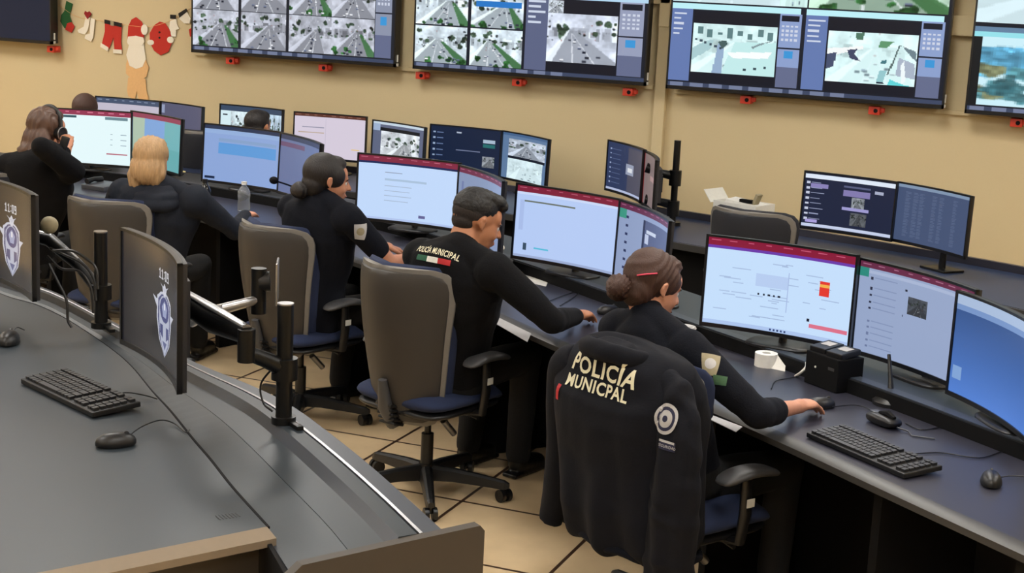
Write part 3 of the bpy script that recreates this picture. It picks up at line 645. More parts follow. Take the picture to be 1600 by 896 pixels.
tv('wall screen with eight grey street cameras right of the felt garland', -6.68, tv1())
tv('wall screen left of the beige cable duct with a large crowded street view', -4.85, tv2())
tv('wall screen right of the beige cable duct with two large pale street views', -3.02, tv3(), 1.485, 1.745, .99)
tv('wall screen cut off at the top right corner showing blue-green trees', -1.15, tv4(), 1.47)
# cable ducts painted like the wall
d_ = MB(); d_.box((-3.09, 9.575, .95), (.075, .05, 1.9), bev=.006); struct('trim_1', d_, M['wall'])
d_ = MB(); d_.box((-4.0, 9.57, 2.06), (1.9, .06, .09), bev=.008); d_.box((-3.09, 9.57, 2.02), (.075, .06, .3), bev=.006); struct('trim_2', d_, M['wall'])
d_ = MB(); d_.box((-1.1, 9.57, 1.98), (3.8, .06, .12), bev=.008); struct('trim_3', d_, M['wall'])
d_ = MB(); d_.box((-4.95, 9.588, 1.475), (3.6, .024, .028), bev=.004); struct('trim_4', d_, M['wall'])
d_ = MB(); d_.box((-.6, 9.588, 1.46), (4.8, .024, .028), bev=.004); struct('trim_5', d_, M['wall'])
RB = [('under the right end of the dark screen', 80, 77), ('under the left part of the eight-camera screen', 360, 95), ('under the middle of the eight-camera screen', 505, 106), ('under the left end of the crowded street screen', 657, 118), ('under the middle of the crowded street screen', 808, 129), ('under the right end of the crowded street screen', 981, 144), ('under the left half of the pale street screen', 1165, 156), ('under the right half of the pale street screen', 1366, 173), ('under the tree screen at the right edge', 1588, 192)]
def bracket():
    t = thing('red_clamp', 'x', 'clamp', (0, 0, 0), 0, 'red clamps under the wall screens')
    mb = MB(); mb.box((0, .03, 0), (.07, .08, .05), bev=.006); mb.box((.045, .02, .004), (.03, .03, .028), bev=.004); mb.build('body', M['redp'], t)
    MB().cyl((.01, -.014, 0), (.01, -.006, 0), .013).build('screw', M['panel'], t); return t
B0 = bracket()
for i, (l, x, y) in enumerate(RB):
    o = B0 if i == 0 else copy_tree(B0); p = ony(x, y, 9.5); o.location = (p.x, 9.5, p.z); o['label'] = 'small red clamp '+l
# ---------------------------------------------------------------- felt garland
def felt(name, label, px, py, shapes, ang=0):
    """shapes: (part name, material, outline in cm, layer)"""
    p = ony(px, py, 9.585); t = thing(name, label, 'garland piece', (p.x, 9.592, p.z), 0, 'felt garland pieces'); ca, sa = math.cos(ang), math.sin(ang)
    for nm, mt, pts, ly in shapes:
        q = [(x*.01, y*.01) for x, y in pts]; q = [(x*ca-y*sa, x*sa+y*ca) for x, y in q]
        MB().poly([V(x, -.004*ly, z) for x, z in q], (0, -1, 0), .0045).build(nm, M[mt], t, False)
    return t
def blob(cx, cy, rx, ry, n=16): return [(cx+rx*math.cos(2*PI*i/n), cy+ry*math.sin(2*PI*i/n)) for i in range(n)]
sock = [(-1, 11), (5, 9), (2, 0), (4, -5), (6, -8), (3, -12), (-3, -10), (-7, -5), (-6, 0), (-3, 3)]
felt('felt_stocking', 'green felt stocking with a red toe nearest the dark wall screen', 105, 24, [('stocking', 'feltgreen', sock, 0), ('toe', 'feltred', [(4, -5), (7, -8), (4, -13), (-2, -11), (0, -6)], 1)])
felt('felt_boots', 'pair of white felt boots below a small red heart on the garland', 137, 42, [('boot', 'feltwhite', [(-2, 8), (2, 7), (0, -2), (-3, -6), (-9, -5), (-10, -3), (-4, 0)], 0), ('boot', 'feltwhite', [(3, 7), (7, 6), (5, -8), (3, -11), (-3, -9), (-2, -6), (2, -5)], 1), ('heart', 'feltdred', [(0, 6), (-3, 10), (-2, 12), (0, 11), (2, 12), (4, 10)], 2)])
felt('felt_trousers', 'red felt trousers with dark belt and white cuffs on the garland', 175, 54, [('trousers', 'feltred', [(-7, 11), (9, 9), (8, -5), (9, -12), (2, -12), (1, -2), (-3, -11), (-10, -8), (-7, 2)], 0), ('belt', 'feltblack', [(-7, 11), (9, 9), (9, 6), (-7, 8)], 1), ('buckle', 'gold', [(-1, 10.5), (2, 10.2), (2, 6.5), (-1, 6.8)], 2), ('cuff', 'feltwhite', [(1, -11), (9, -11), (9, -14), (1, -14)], 1), ('cuff', 'feltwhite', [(-10.5, -7), (-3.5, -10), (-4, -13), (-11, -10)], 1)])
felt('felt_hat', 'red felt hat with white brim over a long white bib at the garland centre', 212, 58, [('hat', 'feltred', [(-8, -2), (-7, 8), (-4, 13), (0, 15), (5, 12), (8, 7), (7, -2)], 0), ('brim', 'feltwhite', [(-8, -4), (-7, 0), (0, 1), (7, 0), (8, -3), (6, -6), (-7, -6)], 1), ('pompom', 'feltwhite', blob(8, 6, 3, 4), 1), ('bib', 'feltwhite', [(-6, -5), (7, -5), (9, -16), (6, -22), (0, -24), (-6, -22), (-9, -14)], 0)])
felt('paper_outfit', 'plain tan paper tunic and trousers hanging below the white bib', 213, 108, [('tunic', 'felttan', [(-8, 8), (8, 8), (11, 2), (9, -5), (5, -8), (-5, -8), (-10, -4), (-10, 3)], -.5), ('trousers', 'felttan', [(-8, -7), (8, -7), (9, -16), (11, -22), (8, -24), (2, -24), (0, -17), (-2, -24), (-8, -21), (-9, -17)], -.4)])
felt('felt_coat', 'rounded red felt coat with white cuffs on the garland', 249, 59, [('coat', 'feltred', [(-5, 9), (0, 12), (5, 11), (10, 5), (11, -3), (8, -10), (1, -13), (-5, -10), (-9, -4), (-9, 3)], 0), ('cuff', 'feltwhite', blob(-8, -4, 3, 2), 1), ('cuff', 'feltwhite', blob(10, -1, 3, 2.4), 1), ('button', 'feltblack', blob(0, 4, .8, .8), 1), ('button', 'feltblack', blob(0, 0, .8, .8), 1)])
felt('felt_mitten', 'white felt mitten with dark cuff right of the red coat', 271, 38, [('mitten', 'feltwhite', [(-3, 5), (2, 5), (3, 0), (5, -3), (2, -4), (2, -9), (-2, -9), (-4, -3)], 0), ('cuff', 'feltblack', [(-3, 7), (2, 7), (2, 4), (-3, 4)], 1)])
felt('felt_glove', 'white felt mitten with dark cuff hanging nearest the eight-camera screen', 289, 26, [('mitten', 'feltwhite', [(-5, 1), (1, 4), (5, -1), (4, -5), (-1, -5), (-5, -2)], 0), ('cuff', 'feltblack', [(-6, 2), (1, 6), (2, 4), (-5, -1)], 1)])
felt('felt_stocking', 'green felt stocking half hidden behind the eight-camera screen', 304, 34, [('stocking', 'feltgreen', [(-1, 10), (5, 10), (4, -12), (0, -12), (-4, -8), (-1, 2)], 0), ('toe', 'feltred', [(-5, -6), (0, -3), (1, -12), (-4, -11)], 1)])
pts = [ony(x, y, 9.588) for x, y in ((92, 8), (120, 26), (155, 32), (190, 38), (230, 42), (262, 34), (285, 22), (306, 6))]
tag(MB().tube(spline(pts, 5), .0018, 5).build('garland_string', M['felttan']), 'thin tan string carrying the felt garland', 'string')
# ---------------------------------------------------------------- front console row
E_ = [V(-.14, 3.86, 0), V(-.29, 3.98, 0), V(-.59, 4.22, 0), V(-1.05, 4.59, 0), V(-1.55, 4.96, 0), V(-2.03, 5.30, 0), V(-2.53, 5.68, 0), V(-3.15, 6.12, 0), V(-3.9, 6.58, 0), V(-4.7, 6.93, 0), V(-5.6, 7.16, 0), V(-6.6, 7.22, 0), V(-8.2, 7.1, 0)]
EP = spline(E_, 6)
EP = list(reversed(EP))   # runs left to right: left normal points to the wall
t = thing('console_desk', 'long curved dark grey console desk where the uniformed people sit', 'desk', (-3.2, 6.2, 0))
o3 = V(-3.2, 6.2, 0)
def part(mb, name, mt, parent, smooth=False):
    off = parent.matrix_world.translation
    mb.v = [Vector(v)-off for v in mb.v]; return mb.build(name, mt, parent, smooth)
part(strip(MB(), offset(EP, .045), offset(EP, .60), .715, .75), 'worktop', M['desk'], t)
mb = MB(); n_ = offset(EP, 0); i_ = offset(EP, .055)
mb.loft([[V(a.x, a.y, .722), V(b.x, b.y, .712), V(b.x, b.y, .7515), V(b.x*.35+a.x*.65, b.y*.35+a.y*.65, .7505), V(a.x, a.y, .742)] for a, b in zip(n_, i_)]); part(mb, 'edge_trim', M['trim'], t, True)
part(strip(MB(), offset(EP, .60), offset(EP, .615), .70, LZ), 'ledge_riser', M['panel'], t)
part(strip(MB(), offset(EP, .612), offset(EP, .66), LZ-.02, LZ+.004), 'ledge_rail', M['ledge'], t)
part(strip(MB(), offset(EP, .66), offset(EP, .98), LZ-.03, LZ), 'monitor_ledge', M['deskf'], t)
part(strip(MB(), offset(EP, .94), offset(EP, .965), .03, LZ-.03), 'back_panel', M['panel'], t)
part(strip(MB(), offset(EP, .50), offset(EP, .52), .04, .713), 'modesty_panel', M['panel'], t)
for k in (8, 17, 25, 33, 41, 50, 58, 66):
    if k < len(EP)-1:
        a = offset(EP, .10)[k]; b = offset(EP, .93)[k]; d = (b-a).normalized(); q = V(-d.y, d.x, 0)*.018
        part(MB().loft([[a-q+V(0, 0, z), a+q+V(0, 0, z), b+q+V(0, 0, z), b-q+V(0, 0, z)] for z in (.0, .712)]), 'side_panel', M['panel'], t)
# ---------------------------------------------------------------- wall console row
E2 = [V(.55, 6.2, 0), V(-.15, 6.95, 0), V(-.8, 7.38, 0), V(-1.6, 7.72, 0), V(-2.6, 8.02, 0), V(-4, 8.38, 0), V(-5.4, 8.5, 0), V(-6.3, 8.5, 0), V(-7.15, 8.45, 0)]
EQ = list(reversed(spline(E2, 6)))
t = thing('wall_console_desk', 'curved grey desk running along the beige wall under the wall screens', 'desk', (-4, 8.4, 0))
part(strip(MB(), offset(EQ, .0), offset(EQ, .80), .715, .75), 'worktop', M['wdesk'], t)
mb = strip(MB(), offset(EQ, .0), offset(EQ, -.015), .712, .748); part(mb, 'edge_trim', M['trim'], t)
part(strip(MB(), offset(EQ, .80), offset(EQ, .83), .70, .79), 'rear_rail', M['desk'], t)
part(strip(MB(), offset(EQ, .12), offset(EQ, .14), .03, .713), 'modesty_panel', M['panel'], t)
# ---------------------------------------------------------------- foreground raised desk
FZ = .88
G = lambda pts, z=FZ: [onz(x, y, z) for x, y in pts]
seamL = [(-60, 432), (7, 462), (60, 478), (110, 503), (170, 543), (205, 573), (237, 612), (265, 643), (300, 687), (328, 720), (362, 763), (417, 824)]
outer = [(-80, 412), (7, 437), (60, 452), (100, 468), (190, 515), (300, 570), (400, 612), (456, 641), (510, 680), (570, 728), (630, 781), (690, 836)]
SL = spline(G(seamL+[(452, 876)]), 5); SW = spline(G(seamL), 5); OU = spline(G(outer), 5)
def resample(P, n):
    d = [0];
    for a, b in zip(P, P[1:]): d.append(d[-1]+(b-a).length)
    out = []
    for k in range(n):
        s = d[-1]*k/(n-1); i = 0
        while i < len(d)-2 and d[i+1] < s: i += 1
        out.append(P[i].lerp(P[i+1], (s-d[i])/max(1e-9, d[i+1]-d[i])))
    return out
N_ = 60
SLr = resample(SL, N_); OUr = resample(OU, N_)
# end line of the desk (perpendicular cut): channel end
endA = onz(452, 878, FZ); endB = onz(735, 836, FZ)
def mixp(f, dz=0): return [a.lerp(b, f)+V(0, 0, dz) for a, b in zip(SLr, OUr)]
t = thing('foreground_desk', 'raised grey console desk in the near left corner with a tan edge', 'desk', (-2.6, 3.4, 0))
back = [onz(x, y, FZ) for x, y in ((-60, 900), (100, 890), (417, 824))]
cor = onz(100, 888, FZ); far = cor+(cor-onz(417, 824, FZ)).normalized()*.75
left = SLr[0]+V(-1.0, -.9, 0)
outl = [p for p in SW]+[cor, far, left]
part(MB().poly([V(p.x, p.y, FZ-.03) for p in outl], (0, 0, 1), .03), 'worktop', M['deskf'], t)
a = SW[-1]; b = far; dd = (b-a).normalized(); nn = V(-dd.y, dd.x, 0); nn = nn if nn.y < 0 else -nn
rings = []
for p in (a+V(.0, 0, 0), b):
    rings.append([V(p.x, p.y, FZ+.001), V(p.x+nn.x*.045, p.y+nn.y*.045, FZ-.012), V(p.x+nn.x*.045, p.y+nn.y*.045, FZ-.03), V(p.x, p.y, FZ-.034)])
part(MB().loft(rings), 'edge_band', M['trimtan'], t)
part(MB().loft([[p+V(0, 0, -.004), p+V(0, 0, .0012), q+V(0, 0, .0012), q+V(0, 0, -.004)] for p, q in zip(SW, [s_+(o_-s_).normalized()*.007 for s_, o_ in zip(SW, resample(OU, len(SW)))])]), 'seam', M['panel'], t)
# channel behind the worktop: sloped shelf, raised bevel strip, flat with slot, outer lip
def chan(f0, z0, f1, z1, th=.012, N0=0):
    A = mixp(f0, z0); B = mixp(f1, z1); return MB().loft([[p, q, q-V(0, 0, th), p-V(0, 0, th)] for p, q in list(zip(A, B))[N0:]])
part(chan(.008, -.03, .40, -.014), 'channel_cover', M['deskf'], t)
part(chan(.405, -.014, .65, -.012), 'channel_cover', M['deskf'], t)
part(chan(.65, -.012, .705, .012), 'bevel_strip', M['ledge'], t)
part(chan(.705, .012, .83, .012), 'rail_top', M['deskf'], t)
part(chan(.83, -.004, .848, -.004), 'rail_slot', M['panel'], t)
part(chan(.848, .012, .868, .013), 'slot_lip', M['silver'], t)
part(chan(.868, .012, 1.0, .012, .03), 'rail_edge', M['ledge'], t)
part(MB().loft([[p+V(0, 0, -.012), q+V(0, 0, -.012), V(q.x, q.y, .13), V(p.x, p.y, .13)] for p, q in zip(mixp(.985), mixp(.96))]), 'rear_panel', M['panel'], t)
part(MB().loft([[p+V(0, 0, -.03), q+V(0, 0, -.03), V(q.x, q.y, .13), V(p.x, p.y, .13)] for p, q in zip(mixp(.0), mixp(-.03))]), 'inner_panel', M['panel'], t)
# end panel that closes the channel
A = SLr[-1]; B = OUr[-1]; d = (B-A); d.z = 0; L = d.length; d.normalize(); q = V(d.y, -d.x, 0)
pa = A-d*.012; pb = B+d*.085
prof = [pa+V(0, 0, -.028), pa+d*.03+V(0, 0, -.004), pa+d*.3+V(0, 0, .01), pb+V(0, 0, .018), pb+d*.012+V(0, 0, .004), V(pb.x+d.x*.012, pb.y+d.y*.012, .12), V(pa.x, pa.y, .12)]
part(MB().poly(prof, q, .028), 'end_panel', M['endpanel'], t)
Aw = SW[-1]; dw = (Aw-far).normalized(); qw = V(dw.y, -dw.x, 0)
part(MB().poly([Aw+V(0, 0, -.036)-dw*.02, far+V(0, 0, -.036), V(far.x, far.y, .12), V(Aw.x, Aw.y, .12)-dw*.02], qw, -.025), 'side_panel', M['endpanel'], t)
part(MB().poly([Aw+V(0, 0, -.02), A+V(0, 0, -.03), V(A.x, A.y, .12), V(Aw.x, Aw.y, .12)], (A-Aw).cross(V(0, 0, 1)).normalized(), .01), 'corner_panel', M['panel'], t)
p0 = onz(352, 812, FZ+.001); mk = MB()
for k in range(7): mk.box(p0+V(-.02+.0*k, .0, .0005)+d*(.008*k), (.03, .0022, .0004), (0, 0, math.atan2(d.x, -d.y)))
part(mk, 'printed_mark', M['arm'], t)
struct('floor_platform', MB().poly([V(p.x, p.y, 0) for p in mixp(1.0)]+[V(OUr[-1].x+.0, OUr[-1].y-.1, 0), V(OUr[-1].x+1.2, OUr[-1].y-2.2, 0), V(OUr[-1].x+1.2, -1.9, 0), V(-10.9, -1.9, 0), V(-10.9, OUr[0].y+1.0, 0)], (0, 0, 1), .12), M['floor'])
# foreground monitors, posts, arms
fm = dict(w=.605, h=.358, R=1.35, stand='vesa', rim='bezel', scr='screendim')
LS = lockscreen()
F2 = V(-2.578, 3.50, 1.165); F2yaw = rd(-38)
monitor('idle foreground monitor with a clock and shield emblem, fully in view', F2, F2yaw, .0, LS, FZ, **fm)
c1 = W(66, 388, 5.05); F1yaw = rd(-26); F1 = c1-V(math.cos(F1yaw), math.sin(F1yaw), 0)*.30
monitor('idle foreground monitor with a clock and shield emblem, cut off by the left edge', F1, F1yaw, .0, LS, FZ, **fm)
for o in list(C.objects):
    if o.name.startswith('computer_monitor') and o.parent is None and o.location.z == FZ:
        mb = curved_slab(.605, .358, 1.35, -.005, .013, 16, None, 0, (1.165 if abs(o.location.x-F2.x) < .01 else F1.z)-FZ, z0=.358/2-.001, z1=.358/2+.005); mb.build('top_rim', M['rimmetal'], o, False)
def post(label, px, py, top, name='monitor_post'):
    p = onz(px, py, FZ+.012); t = thing(name, label, 'monitor post', p)
    MB().cyl((0, 0, 0), (0, 0, top), .0225, n=24).build('pole', M['blackm'], t)
    MB().cyl((0, 0, top), (0, 0, top+.004), .0228, n=24).build('cap', M['silver'], t)
    MB().cyl((0, 0, 0), (0, 0, .02), .034, n=24).build('base_collar', M['blackm'], t)
    MB().box((.05, -.02, .006), (.07, .02, .012), (0, 0, -.6), bev=.003).build('clamp_foot', M['blackm'], t)
    return t, p
def Lp(p, base): return Vector(p)-base
t, pb = post('black post standing on the foreground desk rail beside the idle monitor', 443, 661, .335)
J = W(385, 540, (pb-CP).dot(CF)*.97); K = F2+V(math.sin(-F2yaw), math.cos(F2yaw), 0)*.06
MB().cyl((0, 0, .125), (0, 0, .185), .036, n=24).build('clamp', M['blackm'], t)
MB().cyl(Lp(J, pb)+V(0, 0, -.045), Lp(J, pb)+V(0, 0, .045), .024, n=20).build('elbow_joint', M['blackm'], t)
MB().tube([V(0, 0, .155), Lp(J, pb)*.5+V(0, 0, .07), Lp(J, pb)+V(0, 0, -.02)], [.026, .022, .02], 12).build('lower_arm', M['blackm'], t)
MB().tube([Lp(J, pb)+V(0, 0, .03), (Lp(J, pb)+Lp(K, pb))*.5+V(0, 0, .01), Lp(K, pb)+V(0, .02, 0)], [.02, .026, .022], 14, squash=1.4).build('upper_arm', M['blackm'], t)
MB().tube([Lp(J, pb)+V(0, 0, .05), (Lp(J, pb)+Lp(K, pb))*.5+V(0, 0, .048), Lp(K, pb)+V(0, .02, .035)], [.013, .017, .013], 12, squash=.5).build('upper_arm_cover', M['silver'], t)
# second arm, empty plate turned to the side
P1_ = W(352, 482, (pb-CP).dot(CF)*1.0); P2_ = W(404, 452, (pb-CP).dot(CF)*1.02); P0_ = W(300, 505, (pb-CP).dot(CF)*1.06)
MB().tube([Lp(P0_, pb), Lp(P1_, pb)*.5+Lp(P0_, pb)*.5+V(0, 0, .012), Lp(P1_, pb), Lp(P2_, pb)+V(0, 0, -.03)], [.016, .019, .019, .016], 12, squash=.8).build('spare_arm', M['silver'], t)
MB().cyl(Lp(P2_, pb)+V(0, 0, -.07), Lp(P2_, pb)+V(0, 0, .06), .022, n=18).build('tilt_joint', M['blackm'], t)
pl = W(422, 440, (pb-CP).dot(CF)*1.02)
MB().tube([Lp(P2_, pb)+V(0, 0, .02), Lp(pl, pb)], [.026, .03], 14).build('tilt_head', M['black'], t)
R_ = Matrix.Rotation(rd(-60), 3, 'Z')
MB().box(Lp(pl, pb)+R_@V(0, .02, 0), (.11, .006, .12), R_, bev=.003).build('vesa_plate', M['silver'], t)
cb = [pb+V(.0, 0, .12), W(418, 560, 3.75), W(398, 600, 3.75), W(410, 640, 3.75), W(438, 655, 3.75)]
MB().tube([Lp(x, pb) for x in spline([pb+V(-.03, 0, .16), pb+V(-.075, .0, .1), pb+V(-.06, -.01, .05), pb+V(-.03, -.01, .03)], 8)], .003, 6).build('cable', M['black'], t)
t, pb2 = post('black post standing on the foreground desk rail between the two idle monitors', 158, 512, .33)
J = pb2+V(-.12, .03, .2)
MB().cyl((0, 0, .1), (0, 0, .15), .036, n=24).build('clamp', M['blackm'], t)
MB().tube([V(0, 0, .125), Lp(J, pb2)], [.024, .02], 12).build('lower_arm', M['blackm'], t)
KK = F1+V(math.sin(-F1yaw), math.cos(F1yaw), 0)*.06
MB().tube([Lp(J, pb2), (Lp(J, pb2)+Lp(KK, pb2))*.5+V(0, 0, .03), Lp(KK, pb2)], [.02, .024, .02], 12).build('upper_arm', M['blackm'], t)
MB().ell(Lp(W(77, 352, 5.15), pb2), (.03, .03, .03)).build('joint_knob', M['gold'], t)
MB().tube([Lp(J, pb2)+V(0, 0, .02), (Lp(J, pb2)+Lp(KK, pb2))*.5+V(0, 0, .05), Lp(KK, pb2)+V(0, 0, .02)], [.006, .009, .006], 12, squash=.6).build('upper_arm_cover', M['silver'], t)
for k_, q_ in enumerate((((78, 388), (100, 398), (128, 412), (146, 436), (150, 470)), ((74, 400), (96, 420), (124, 424), (142, 450), (146, 490)), ((82, 392), (112, 392), (134, 404), (150, 420), (153, 452)), ((76, 412), (90, 440), (104, 470), (106, 500), (112, 512)))):
    MB().tube([Lp(W(v_.x, v_.y, 5.12-.005*k_), pb2) for v_ in spline([V(a_, b_, 0) for a_, b_ in q_], 5)], .005, 6).build('cable', M['black'], t)
# post for the turned screens by the wall
pw = onz(1050, 352, .75)
t = thing('monitor_post', 'black post with stacked clamps behind the two turned monitors by the wall', 'monitor post', pw)
MB().cyl((0, 0, 0), (0, 0, .50), .02, n=20).build('pole', M['blackm'], t)
MB().cyl((0, 0, 0), (0, 0, .02), .05, n=20).build('base_collar', M['blackm'], t)
for z in (.1, .28): MB().cyl((0, 0, z-.045), (0, 0, z+.045), .036, n=20).build('clamp', M['blackm'], t)
for z, q in ((.12, V(-.10, .0, .02)), (.29, V(-.10, -.01, .04))):
    MB().tube([V(0, 0, z), V(q.x*.8, q.y, z+.01), V(q.x*1.7, q.y*2-.02, z+q.z)], [.028, .024, .03], 12).build('arm', M['blackm'], t)
# ---------------------------------------------------------------- office chairs
def make_chair(label, fabric='chairblue', arms=True, shell='chairback', head=False, group=None, sticker=True):
    t = thing('office_chair', label, 'chair', (0, 0, 0), 0, group)
    hub = MB().cyl((0, 0, .055), (0, 0, .13), .036, .032).build('hub', M['black'], t)
    for k in range(5):
        a = 2*PI*k/5+.47; c, s = math.cos(a), math.sin(a); mb = MB(); rings = []
        for r, z, wd, h in ((.02, .10, .03, .036), (.12, .098, .026, .03), (.25, .086, .022, .024), (.335, .076, .019, .02), (.355, .072, .012, .012)):
            p = V(c*r, s*r, z); q = V(-s, c, 0)*wd
            rings.append([p-q-V(0, 0, h), p+q-V(0, 0, h), p+q*.8+V(0, 0, h*.4), p+q*.35+V(0, 0, h*.75), p-q*.35+V(0, 0, h*.75), p-q*.8+V(0, 0, h*.4)])
        mb.loft(rings); mb.build('leg', M['black'], t, False)
        ca = MB(); p = V(c*.335, s*.335, 0); sw = a+.9+k; d = V(math.cos(sw), math.sin(sw), 0)
        for sd in (-1, 1): ca.cyl(p+d*sd*.008+V(0, 0, .027), p+d*sd*.026+V(0, 0, .027), .027, n=18)
        ca.cyl(p+V(0, 0, .03), p+V(0, 0, .06), .009)
        cw = ca.build('caster', M['black'], t)
    MB().cyl((0, 0, .12), (0, 0, .26), .026).cyl((0, 0, .25), (0, 0, .37), .014).build('gas_column', M['black'], t)
    MB().box((0, -.02, .375), (.17, .26, .05), bev=.012).box((.0, -.17, .36), (.07, .12, .035), bev=.008).build('tilt_mechanism', M['black'], t)
    MB().tube([(.09, 0, .38), (.2, .02, .38), (.25, .02, .375)], [.006, .006, .009], 8).build('lever', M['black'], t)
    MB().cyl((.1, -.02, .34), (.1, .05, .27), .014).build('tension_knob', M['silver'], t)
    # seat
    sp = pillow(.235, .235, .05, 5); sp.v = [V(v.x, v.z, v.y+.405) for v in sp.v]; weld(sp.build('seat_pan', M['black'], t))
    sc = pillow(.245, .245, .075, 5, bulge=.01); sc.v = [V(v.x, v.z+.005, v.y+.448-.03*max(0, (v.z-.12)/.12)**2) for v in sc.v]; weld(sc.build('seat', M[fabric], t))
    # back: grey outer shell, upholstered front, pale rim
    yc = lambda q: -.045*(1-q*q)*0+.03*q*q-.02*q
    mk = lambda W0, Wt, H, th, y, **k: pillow(W0, H, th, 7, curve=.08, wtop=Wt, ycurve=lambda q: -.065*q+.03*q*q*(1 if q > 0 else .2), **k)
    Z0 = .675
    sh = mk(.17, .25, .315, .035, 0); sh.v = [v+V(0, -.285, Z0) for v in sh.v]; weld(sh.build('backrest_shell', M[shell], t))
    rm = mk(.181, .268, .332, .012, 0); rm.v = [v+V(0, -.268, Z0) for v in rm.v]; weld(rm.build('backrest_rim', M['chairrim'], t))
    cu = mk(.176, .262, .326, .095, 0, bulge=.012); cu.v = [v+V(0, -.222, Z0+.010) for v in cu.v]; weld(cu.build('backrest_cushion', M[fabric], t))
    # spine with ribbed bellows
    MB().tube([(0, -.14, .36), (0, -.22, .35), (0, -.262, .42), (0, -.285, .54)], [.03, .034, .034, .02], 12, squash=.8).build('back_support', M['arm'], t)
    be = MB()
    for k in range(5): be.box((0, -.225-.006*k, .35+.02*k), (.085, .06, .012), (-.25, 0, 0), bev=.004)
    be.build('ribbed_cover', M['black'], t, False)
    if arms:
        for sd in (-1, 1):
            MB().tube([(sd*.17, .02, .385), (sd*.27, .02, .40), (sd*.285, .02, .5), (sd*.28, .02, .62)], [.02, .022, .024, .02], 12, squash=.7).build('arm_post', M['black'], t)
            ap = pillow(.045, .125, .03, 3.5); ap.v = [V(v.x+sd*.275, v.z+.03, v.y+.635-.02*((v.z/.125)**2)) for v in ap.v]; weld(ap.build('armrest', M['arm'], t))
            if sticker and sd == 1: MB().box((sd*.305, .02, .54), (.002, .035, .028), bev=.0005).build('sticker', M['sticker'], t)
    if head:
        h = pillow(.13, .07, .05, 4); h.v = [v+V(0, -.25, 1.12) for v in h.v]; weld(h.build('headrest', M[fabric], t))
    return t
def put(c, x, y, az, label, z=0, s=1):
    c.location = (x, y, z); c.rotation_euler = (0, 0, -az); c['label'] = label
    c.matrix_world = Matrix.Translation((x, y, z)) @ Euler((0, 0, -az)).to_matrix().to_4x4()
    return c
chA = make_chair('x', group='office chairs at the console desks')
put(chA, -2.68, 5.47, rd(15), 'blue and grey office chair holding the man in the long-sleeved black shirt')
ch3 = put(copy_tree(chA), -3.70, 6.14, rd(18), 'blue and grey office chair of the short-sleeved woman with a low bun')
ch4 = put(copy_tree(chA), -4.88, 6.34, rd(-4), 'blue and grey office chair of the blonde woman')
ch3.scale = (1, 1, .965); ch4.scale = (1, 1, .95)
ch1 = put(copy_tree(chA), -1.35, 4.65, rd(29), 'office chair hidden under the hanging navy jacket')
chB = make_chair('x', 'chairdark', True, 'chairdark', sticker=False, group='office chairs at the console desks')
put(chB, -5.78, 6.42, rd(-20), 'charcoal office chair of the woman with headphones at the far left')
e_ = onz(1172, 333, .99); put(copy_tree(chB), e_.x+.03, e_.y+.22, rd(12), 'empty charcoal office chair at the wall desk in front of a white box')
e_ = onz(303, 204, 1.0); put(copy_tree(chB), e_.x, e_.y+.2, rd(-20), 'small-looking dark office chair in front of the dim grey wall monitor')
for o in ch1.children:
    if o.name.startswith(('backrest_shell', 'backrest_rim', 'backrest_cushion')): o.scale = (.86, .86, .97)
# ---------------------------------------------------------------- people
def frame(az):
    return V(math.cos(az), -math.sin(az), 0), V(math.sin(az), math.cos(az), 0)   # right, forward
def ringloft(mb, pts, right, n=24, sup=2.3):
    """pts: (centre, half width, half depth) along the spine"""
    rings = []
    for i, (c, hw, hd) in enumerate(pts):
        t = (pts[min(i+1, len(pts)-1)][0]-pts[max(i-1, 0)][0]).normalized(); r = (right-t*right.dot(t)).normalized(); f = t.cross(r)
        rings.append([c+r*hw*math.copysign(abs(math.cos(a))**(2/sup), math.cos(a))+f*hd*math.copysign(abs(math.sin(a))**(2/sup), math.sin(a)) for a in [2*PI*k/n for k in range(n)]])
    return mb.loft(rings)
def ik(a, b, l1, l2, pole):
    d = b-a; L = d.length
    if L > (l1+l2)*.995: k = L/((l1+l2)*.995); l1 *= k; l2 *= k
    x = (l1*l1-l2*l2+L*L)/(2*L); h = math.sqrt(max(0, l1*l1-x*x)); u = d.normalized(); p = (pole-u*pole.dot(u)).normalized()
    return a+u*x+p*h
def hand(mb, wrist, dirv, up, s=1.0, curl=.6, side=1, grip=False):
    """palm and five separate bent fingers; dirv along the fingers, up = back of hand, side=+1 right hand"""
    d = dirv.normalized(); up = (up-d*up.dot(d)).normalized(); r = d.cross(up)*side   # r towards the thumb's opposite side
    mb.seg(wrist, wrist+d*.03*s, .024*s, .026*s)
    mb.tube([wrist-d*.0*s, wrist+d*.02*s, wrist+d*.05*s, wrist+d*.085*s, wrist+d*.095*s], [.014*s, .026*s, .036*s, .038*s, .03*s], 14, squash=.42, up=up)
    L = [(.072, .026), (.08, .009), (.075, -.009), (.06, -.026)]
    for i, (l, o) in enumerate(L):
        base = wrist+d*.082*s+r*(-o)*s*1.08
        sp = (d-r*o*2.2).normalized(); a0 = curl*(.25+.1*i); p = base; rad = .0098-.0007*i
        for j, fr in enumerate((.45, .32, .27)):
            a0 += curl*(.25, .55, .5)[j]; q = p+(sp*math.cos(a0)-up*math.sin(a0))*l*fr*s; mb.seg(p, q, rad*s, rad*.9*s, 10); p = q; rad *= .93
    b = wrist+d*.025*s-r*.024*s; t1 = b+(d*.7-r*.75-up*.25).normalized()*.04*s; t2 = t1+(d*.95-r*.25-up*.3).normalized()*.032*s; t3 = t2+(d*1-up*.25).normalized()*.024*s
    mb.seg(b, t1, .014*s, .0125*s, 10); mb.seg(t1, t2, .012*s, .0105*s, 10); mb.seg(t2, t3, .0105*s, .009*s, 10)
